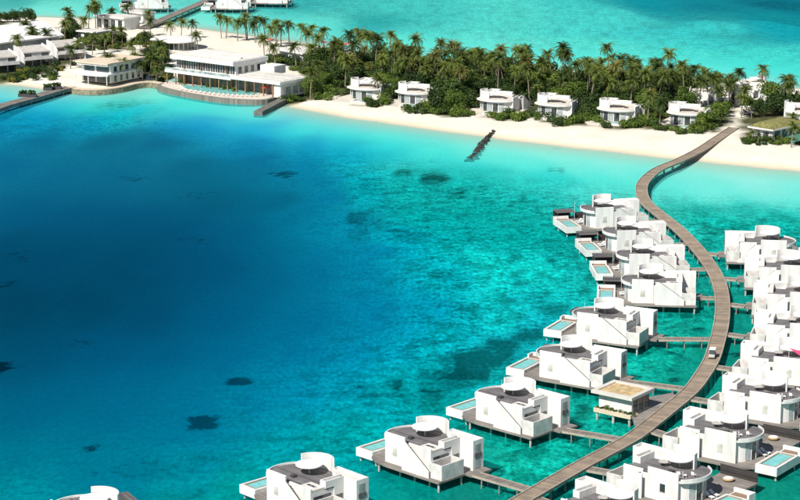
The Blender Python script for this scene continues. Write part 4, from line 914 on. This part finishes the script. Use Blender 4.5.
flat_house('guard_house', (126, 10.5), (143, 13), 5.0, 6, 'small white house at the root of the far jetty', 2)
# green-roofed reception by the walkway foot
a, ang, L = frame_from((750, 126.5), (773, 130), 4.6)
gp = empty('thatched_reception', (a.x, a.y, 0), ang); W = 17
MB().box(.4, L - .4, .6, W - .6, 1.0, 4.4).build('wall', 'white_render', gp); MB().box(-.5, L + .5, -.6, W + .4, 4.3, 4.75).build('roof_edge', 'white_render', gp)
MB().prism([(-.3, -.4), (L + .3, -.4), (L + .3, W + .2), (-.3, W + .2)], 4.752, 5.9, top=[(1.6, 2.2, 6.0), (L - 1.6, 2.2, 6.0), (L - 1.6, W - 2.4, 6.0), (1.6, W - 2.4, 6.0)]).build('green_roof', 'thatch_green', gp)
for k in range(4): MB().box(L - .41, L - .34, 1.6 + k * 3.8, 4.2 + k * 3.8, 1.4, 3.9).build('window', 'glass_dark', gp)
MB().box(1.4, 3.2, .52, .61, 1.2, 3.9).build('door', 'glass_pale', gp); MB().box(4.4, 6.4, .52, .61, 1.8, 3.6).build('window', 'glass_dark', gp)
tag(gp, 'white reception hut with olive green turf roof beside the foot of the walkway', 'building')
tag(MB().prism([at2(781, 141, 1.7), at2(830, 146, 1.7), at2(830, 122, 1.7), at2(792, 120, 1.7)], .6, 1.72).build('sports_court', 'court_green'), kind='structure')
# far jetty
fj = [at(143, 27.5, 2.0), at(150, 24.5, 2.0), at(180, 11.5, 2.0), at(212, -2, 2.0), at(240, -14, 2.0)]
fjp = smooth_path(fj, 5); fjo = empty('far_jetty', (fjp[0].x, fjp[0].y, 0)); rib('jetty_deck', fjp, -2.2, 2.2, -.5, 0, 'pier_boards', fjo); rib('kerb', fjp, 2.202, 2.5, -.5, .3, 'kerb_wood', fjo)
for k in range(2, len(fjp) - 1, 1):
    q = fjp[k] - Vector(fjo.location); MB().tube((q.x + 1.2, q.y - 1.2, -3), (q.x + 1.2, q.y - 1.2, 1.5), .3, n=7).build('pile', 'pile_white', fjo)
tag(fjo, 'straight grey jetty on piles leaving the far shore', 'jetty')

# ------------------------------------------------------------------ vegetation
def palm_meshes(seed, h, lean, nf=30):
    r = random.Random(seed); tr = MB(); pts = []
    for k in range(8):
        t_ = k / 7; pts.append(Vector((lean * t_ ** 2, lean * .3 * t_ ** 1.5, -.5 + (h + .5) * t_)))
    for k in range(7): tr.tube(pts[k], pts[k + 1], .24 - .014 * k, .24 - .014 * (k + 1), n=6, cap=False)
    top = pts[-1]; cr = MB()
    for i in range(nf):
        az = i * 2.39996 + r.uniform(-.25, .25); el = math.radians(r.choice([78, 62, 48, 34, 18, 0, -18]) + r.uniform(-12, 12)); ln = r.uniform(3.1, 4.3); dirh = Vector((math.cos(az), math.sin(az), 0)); side = Vector((-dirh.y, dirh.x, 0)); p = top.copy(); segs = 9; e = el; prev = None
        for k in range(segs):
            d = dirh * math.cos(e) + Vector((0, 0, math.sin(e))); q = p + d * ln / segs; e -= math.radians(7 + 1.6 * k)
            up = side.cross(d).normalized(); wd = (.95 if 0 < k < 6 else .6) * (1 - .45 * (k / segs) ** 2) * r.uniform(.8, 1.1)
            for s in (-1, 1):
                for h2 in (0, .5):
                    b0 = p.lerp(q, h2); b1 = p.lerp(q, h2 + .44)
                    tip = b0.lerp(b1, .5) + d * .45 + side * s * wd - up * abs(wd) * (-.55 if s == 0 else .5) * (1 if up.z > 0 else -1)
                    n = len(cr.v); cr.v += [tuple(b0), tuple(b1), tuple(tip)]; cr.f.append((n, n + 1, n + 2))
            p = q
    return tr, cr
PALMS = []
for k, (h, ln) in enumerate([(9.5, .8), (11.5, 1.6), (8.0, -1.0), (10.5, -1.8), (7.0, .6), (12.5, 1.0)]):
    t = empty('palm_tree'); tr, cr = palm_meshes(40 + k, h, ln); tr.build('trunk', 'trunk', t, fix=False); cr.build('crown', 'palm_leaf_dry' if k == 3 else 'palm_leaf', t, fix=False); PALMS.append((t, h))
def clump_mesh(seed, rx, ry, rz, nl, leaf_s, lobes, z0):
    r = random.Random(seed); mb = MB()
    L_ = [(Vector((r.uniform(-.62, .62) * rx, r.uniform(-.62, .62) * ry, z0 + r.uniform(.3, .8) * rz)), r.uniform(.42, .66)) for _ in range(lobes)]
    for _ in range(nl):
        c, s = r.choice(L_); d = Vector((r.gauss(0, 1), r.gauss(0, 1), r.gauss(.25, 1))).normalized()
        rad = r.uniform(.55, 1.04) ** .6
        p = c + Vector((d.x * rx * s, d.y * ry * s, d.z * rz * s * .75)) * rad
        if p.z < .15: p.z = .15 + r.random() * .4
        n = (d + Vector((r.gauss(0, .55), r.gauss(0, .55), r.gauss(.3, .5)))).normalized(); u = n.orthogonal().normalized(); w = n.cross(u); a = r.random() * 6.3; ls = leaf_s * r.uniform(.6, 1.35)
        e1 = (u * math.cos(a) + w * math.sin(a)) * ls; e2 = (w * math.cos(a) - u * math.sin(a)) * ls * .6
        mb.quad(tuple(p - e1), tuple(p - e2), tuple(p + e1), tuple(p + e2))
    return mb
TREES = []
for k, (rx, rz, mat) in enumerate([(4.2, 5.5, 'leaf_dark'), (3.6, 4.6, 'leaf_dark'), (4.6, 6.0, 'leaf_bright'), (3.4, 4.6, 'leaf_bright')]):
    t = empty('broadleaf_tree'); tk = MB().tube((0, 0, -.5), (.2, .1, 2.4), .28, .2, 7, False)
    for a in range(4): tk.tube((.2, .1, 2.3), (1.5 * math.cos(a * 1.6), 1.5 * math.sin(a * 1.6), 4.0), .14, .06, 6, False)
    tk.build('trunk', 'trunk', t, fix=False); clump_mesh(70 + k, rx, rx, rz, 1500, .36, 9, 1.6).build('crown', mat, t, fix=False); TREES.append(t)
SHRUBS = []
for k, (rx, rz, mat) in enumerate([(2.4, 2.2, 'leaf_bright'), (2.0, 1.7, 'leaf_dark'), (2.7, 2.6, 'leaf_bright'), (1.9, 1.8, 'leaf_yellow'), (2.6, 2.8, 'leaf_dark')]):
    o = clump_mesh(90 + k, rx, rx * .8, rz, 420, .28, 6, 0).build('shrub', mat, None, fix=False); SHRUBS.append(o)

occupied = []                                            # building footprints on the island, discs
for v in villasB:
    for (x, y) in ((2, 2.5), (8, 2.5), (12, 5), (-4, 2.5), (2, 7), (8, 7), (-4, 7)): q = villa_point(v, x, y, 1); occupied.append((q.x, q.y, 5.2))
for (x, y, r_) in [(190, 62, 14), (215, 66, 14), (240, 72, 14), (262, 78, 13), (285, 82, 12), (298, 78, 10), (248, 66, 10), (95, 72, 10), (110, 68, 11), (120, 64, 9), (176, 46, 11), (292, 58, 9), (106, 22, 9), (118, 24, 9), (134, 18, 7), (760, 133, 10), (770, 131, 9), (776, 127, 8), (746, 116, 7), (735, 122, 9), (790, 132, 10), (86, 40, 7),
                   (20, 66, 12), (55, 60, 12), (-14, 72, 12), (30, 40, 16), (45, 36, 12), (10, 50, 16), (308, 92, 6), (303, 96, 6), (726, 130, 7), (716, 138, 6)]:
    q = at2(x, y, 1.2); occupied.append((*q, r_))
def free(x, y, r_):
    return all((x - a) ** 2 + (y - b) ** 2 > (c + r_) ** 2 for a, b, c in occupied)
PALM_LABEL = 'coconut palm in the dense grove behind the beach villas'; n_palm = 0
def put_palm(x, y, k, s, label, group):
    t, h = PALMS[k]; o = copy_tree(t)
    if group == 'coconut palms of the grove':
        b = 'golden-fronded' if k == 3 else 'tall' if h * s > 11 else 'short' if h * s < 8 else 'middling'
        label = f'{b} coconut palm in the dense grove behind the beach villas'; group = f'{b} coconut palms of the grove'
    o.location = (x, y, ground_z(x, y)); o.scale = (s, s, s); o.rotation_euler = (0, 0, random.uniform(0, 6.28)); tag(o, label, 'palm tree', group); return o
def palm_at_crown(px, py, h, label, group):
    k = min(range(6), key=lambda i: abs(PALMS[i][1] - h) + random.random()); p = at(px, py, 1.2 + h); put_palm(p.x, p.y, k, h / PALMS[k][1], label, group)
for (x, y, h) in [(565, 49, 13), (552, 55, 11), (362, 33, 9), (389, 34, 9), (440, 58, 11), (470, 55, 12), (485, 56, 11), (498, 58, 12), (520, 62, 11), (540, 66, 10), (575, 66, 11), (590, 64, 12), (628, 62, 12.5), (640, 66, 12), (655, 68, 12), (662, 64, 12), (685, 66, 12.5), (700, 74, 11), (710, 80, 10), (333, 50, 9.5), (345, 62, 10), (355, 60, 10), (406, 54, 11), (422, 56, 11), (318, 64, 9), (310, 72, 9), (376, 80, 7), (648, 98, 9), (660, 104, 8)]:
    palm_at_crown(x, y, h, PALM_LABEL, 'coconut palms of the grove')
POLY = np.array([at2(x, y, 1.2) for x, y in [(300, 82), (330, 88), (345, 84), (400, 92), (450, 104), (480, 98), (540, 106), (600, 111), (650, 118), (672, 112), (705, 118), (722, 112), (722, 97), (690, 91), (640, 86), (560, 80), (480, 75), (420, 70), (380, 66), (345, 66), (312, 68), (300, 74)]])
pts = []; tries = 0
while len(pts) < 150 and tries < 9000:
    tries += 1; q = np.array([random.uniform(POLY[:, 0].min(), POLY[:, 0].max()), random.uniform(POLY[:, 1].min(), POLY[:, 1].max())])
    if sdf(q[None], POLY)[0] < 0 or not free(q[0], q[1], 1.0): continue
    if any((q[0] - a) ** 2 + (q[1] - b) ** 2 < 5.2 ** 2 for a, b in pts): continue
    pts.append(tuple(q))
    put_palm(q[0], q[1], random.choice([0, 0, 1, 1, 2, 3, 4, 5]), random.uniform(.6, 1.15), PALM_LABEL, 'coconut palms of the grove')
tp2 = []; tries = 0
while len(tp2) < 170 and tries < 6000:
    tries += 1; q = np.array([random.uniform(POLY[:, 0].min(), POLY[:, 0].max()), random.uniform(POLY[:, 1].min(), POLY[:, 1].max())])
    if sdf(q[None], POLY)[0] < 0 or not free(q[0], q[1], 2.0) or any((q[0] - a) ** 2 + (q[1] - b) ** 2 < 4.6 ** 2 for a, b in tp2): continue
    tp2.append(tuple(q))
def put_tree(x, y, k, s, label, group):
    o = copy_tree(TREES[k]); o.location = (x, y, ground_z(x, y)); o.scale = (s, s, s * random.uniform(.9, 1.1)); o.rotation_euler = (0, 0, random.uniform(0, 6.28)); tag(o, label, 'tree', group)
for (x, y) in tp2:
    k = random.choice([0, 1, 0, 1, 2]); c = 'bright green' if k == 2 else 'dark green'
    put_tree(x, y, k, random.uniform(.6, 1.05), f'{c} broadleaf tree growing under the palms of the grove', f'{c} understorey trees in the grove')
for (x, y, k, s) in [(446, 106, 0, 1.25), (437, 110, 1, 1.0), (455, 112, 2, .8), (470, 108, 1, .9), (312, 96, 2, .8), (584, 115, 0, .9), (590, 118, 1, .8), (520, 108, 1, .85), (650, 120, 2, .8), (388, 100, 0, .8), (392, 96, 2, .8)]:
    q = at2(x, y, 1.2); put_tree(q[0], q[1], k, s, 'dense round tree standing between two beach villas', 'trees between the beach villas')
for (x, y, k, s) in [(716, 124, 2, .8), (708, 128, 3, .9), (722, 118, 3, .8), (700, 131, 3, .6)]:
    q = at2(x, y, 1.2); put_tree(q[0], q[1], k, s, 'bright green leafy tree beside the foot of the walkway', 'bright trees by the walkway foot')
for (x, y, k, s) in [(770, 108, 2, 1.0), (778, 114, 0, 1.0), (784, 118, 1, 1.0), (790, 112, 0, .9), (756, 113, 1, .7), (764, 117, 0, .7), (740, 106, 1, .7), (748, 109, 3, .6), (797, 124, 1, .6), (810, 120, 0, 1.0)]:
    q = at2(x, y, 1.2); put_tree(q[0], q[1], k, s, 'broad dark tree behind the turf-roofed reception hut', 'trees behind the reception hut')
for (x, y, k, s) in [(152, 64, 1, .8), (160, 60, 0, .85), (166, 66, 1, .6), (146, 70, 1, .7), (140, 74, 3, .6), (157, 56, 2, .7), (70, 34, 0, .9), (76, 40, 0, .8), (68, 42, 1, .8), (92, 45, 1, .7), (100, 47, 1, .6), (110, 45, 1, .7), (120, 44, 0, .6), (86, 48, 3, .6), (130, 66, 3, .5)]:
    q = at2(x, y, 1.2); put_tree(q[0], q[1], k, s, 'rounded green tree between the white hall and the restaurant', 'trees round the tan-roofed house')
for k in range(11):
    q = at2(-30 + k * 6.2, 23.5 - k * .15, 1.2); put_tree(q[0], q[1], 0 if k % 2 else 1, random.uniform(.6, .75), 'dark tree of the hedge row behind the white hall', 'hedge trees behind the hall')
# single palms in the open
for (x, y, h) in [(221, 18.5, 8), (226, 21, 7), (237.5, 23.5, 7), (247, 16, 9), (255, 25, 7), (265, 21, 8), (276, 23.5, 8), (281, 28.5, 7), (289, 25, 8), (300, 28.5, 8), (313.5, 28.5, 8), (324, 31, 8), (171, 26, 6), (181, 22.5, 6), (191, 24, 6), (197.5, 36, 6), (264, 40, 7), (275, 48.5, 7), (296, 47.5, 8), (246, 22, 7), (258, 19, 8), (270, 30, 7), (306, 34, 7)]:
    palm_at_crown(x, y, h, 'slender palm standing on the open far beach behind the restaurant', 'palms on the far beach')
for (x, y, h) in [(67, 13, 8), (72, 19, 7.5), (88, 10, 9), (95, 5, 10), (97, 9, 9), (16, 40, 9), (32, 32, 8), (49, 34, 8), (31, 36, 7), (108, 58, 7), (122, 62, 7), (122, 31, 6), (112, 31, 6), (148, 14, 6), (150, 22, 6), (113, 12, 6), (146, 36, 6), (140, 40, 5), (163, 52, 6), (24, 26, 7), (128, 8, 7), (160, 45, 7), (70, 50, 7), (80, 44, 6), (92, 40, 6), (104, 38, 6), (132, 46, 6), (142, 62, 6), (150, 56, 7), (156, 66, 5), (64, 26, 7), (84, 22, 7), (136, 56, 6)]:
    palm_at_crown(x, y, h, 'palm among the white houses beside the harbour basin', 'palms among the harbour houses')
for (x, y, h) in [(784, 82, 9), (791, 83, 9), (788, 88, 8), (761, 70, 9), (737, 74, 9), (730, 80, 9), (725, 86, 8), (747, 92, 7), (718, 78, 9), (736, 84, 8), (742, 100, 6), (716, 92, 8), (752, 104, 5), (792, 118, 5)]:
    palm_at_crown(x, y, h, 'palm between the far-shore villas behind the reception hut', 'palms behind the reception hut')
for (x, y, h) in [(197, 76, 3.0), (181, 76, 3.4), (209, 80, 3), (224, 82, 3), (235, 84, 3), (247, 86, 2.6), (752, 134, 3), (758, 136, 3), (792, 128, 6)]:
    palm_at_crown(x, y, h, 'small potted palm in front of the restaurant or reception hut', 'small palms by buildings')
# beach-side shrubs
def put_shrub(px, py, k, s, label, group):
    q = at2(px, py, 1.2); o = copy_tree(SHRUBS[k]); o.location = (q[0], q[1], ground_z(*q) - .1); o.scale = (s, s, s * random.uniform(.8, 1.1)); o.rotation_euler = (0, 0, random.uniform(0, 6.28)); tag(o, label, 'shrub', group)
front = [(318, 99), (322, 96), (329, 92), (326, 100), (334, 95), (366, 104), (372, 106), (377, 107), (383, 106), (380, 103), (388, 104), (406, 111), (413, 112), (420, 113), (428, 113), (436, 114), (442, 114), (450, 113), (430, 110), (422, 109), (452, 117), (458, 116), (464, 117), (468, 115), (455, 113), (462, 113), (505, 120), (512, 120), (520, 121), (526, 121), (532, 118), (499, 121), (508, 117), (538, 120), (567, 124), (573, 124), (580, 123), (586, 122), (562, 126), (557, 126), (575, 120), (583, 118), (592, 120), (625, 129), (632, 128), (638, 128), (644, 126), (650, 126), (656, 124), (634, 125), (643, 123), (660, 130), (666, 131), (672, 132), (680, 134), (688, 134), (696, 134), (703, 132), (710, 130), (716, 127), (694, 131), (706, 128), (599, 124), (605, 128)]
for (x, y) in front:
    for _ in range(2): put_shrub(x + random.uniform(-3, 3), y + random.uniform(-1.0, .6), random.choice([0, 0, 1, 2, 2, 4]), random.uniform(.65, 1.05), 'low green beach shrub along the sand in front of the beach villas', 'shrubs along the white beach')
for _ in range(34): put_shrub(random.uniform(744, 800), random.uniform(141, 146) - max(0, random.uniform(-14, 3)) * .3, random.choice([0, 1, 4, 2]), random.uniform(.45, .75), 'low shrub edging the lawn round the reception hut', 'shrubs round the reception hut')
for (x0, x1, y0, y1, n) in [(284, 306, 94, 100, 18), (278, 292, 97, 100, 8), (290, 304, 66, 84, 14), (268, 300, 58, 66, 24), (716, 756, 98, 108, 24), (0, 60, 76, 80, 20)]:
    for _ in range(n):
        x, y = random.uniform(x0, x1), random.uniform(y0, y1); q = at2(x, y, 1.2)
        if free(q[0], q[1], -2.5): put_shrub(x, y, random.choice([0, 1, 1, 4, 2]), random.uniform(.5, .9), 'rounded garden shrub among the island buildings', 'garden shrubs on the island')
GROVE = np.array([at2(x, y, 1.2) for x, y in veg_px[0]])
def mass(name, polys, n, mats_k, size, label):
    """ground cover too dense to count: leaf clumps joined into one object"""
    V, Fq, M = [], [], []; base = 0; arrs = []
    for k in mats_k:
        me = SHRUBS[k].data; a = np.empty(len(me.vertices) * 3, np.float32); me.vertices.foreach_get('co', a); arrs.append((a.reshape(-1, 3), k))
    got = 0
    while got < n:
        pl_ = random.choice(polys); q = (random.uniform(pl_[:, 0].min(), pl_[:, 0].max()), random.uniform(pl_[:, 1].min(), pl_[:, 1].max()))
        if sdf(np.array([q]), pl_)[0] < 0.5 or not free(q[0], q[1], -.6): continue
        got += 1; i_ = random.randrange(len(arrs)); a = arrs[i_][0]; sc_ = random.uniform(*size); th_ = random.uniform(0, 6.28)
        r_ = np.array([[math.cos(th_), -math.sin(th_), 0], [math.sin(th_), math.cos(th_), 0], [0, 0, random.uniform(.8, 1.1)]])
        V.append((a * sc_) @ r_.T + np.array([q[0], q[1], ground_z(*q) - .1])); f = np.arange(len(a)).reshape(-1, 4) + base; Fq.append(f); M.append(np.full(len(f), i_)); base += len(a)
    me = bpy.data.meshes.new(name); me.from_pydata(np.concatenate(V).tolist(), [], np.concatenate(Fq).tolist())
    for k in mats_k: me.materials.append(SHRUBS[k].data.materials[0])
    me.polygons.foreach_set('material_index', np.concatenate(M).astype(np.int32))
    o = bpy.data.objects.new(name, me); COL.objects.link(o); tag(o, label, 'undergrowth', kind='stuff')
mass('undergrowth', [GROVE], 230, (1, 4, 4, 0), (.8, 1.35), 'dark leafy undergrowth filling the ground between the palm trunks')
LEFTG = [np.array([at2(x, y, 1.2) for x, y in p_]) for p_ in ([(0, 81), (34, 78), (62, 71), (76, 66), (66, 63), (0, 74)], [(62, 52), (104, 52), (128, 50), (126, 40), (100, 34), (64, 30)], [(136, 78), (170, 80), (174, 60), (150, 48), (138, 56)])]
LEFTG += [np.array([at2(x, y, 1.2) for x, y in p_]) for p_ in ([(60, 48), (78, 58), (84, 52), (70, 40), (60, 40)], [(130, 44), (150, 50), (166, 48), (160, 40), (140, 36)], [(262, 62), (300, 70), (304, 60), (270, 54)])]
mass('garden_undergrowth', LEFTG, 210, (0, 1, 3, 4), (.55, 1.0), 'mixed green garden planting between the houses by the harbour')
pl = Vector(pv.location)
for k in range(9):
    q = pl + Vector((math.cos(ang_p := pv.rotation_euler.z), math.sin(ang_p), 0)) * (.5 + k * .95) + Vector((-math.sin(ang_p), math.cos(ang_p), 0)) * .38
    o = copy_tree(SHRUBS[k % 3]); o.location = (q.x, q.y, 2.2); s = random.uniform(.2, .3); o.scale = (s, s * .7, s); tag(o, 'small green plant in the planter of the overwater pavilion', 'plant', 'plants on the pavilion edge')
for t, _ in PALMS: remove_tree(t)
for t in TREES + SHRUBS: remove_tree(t)
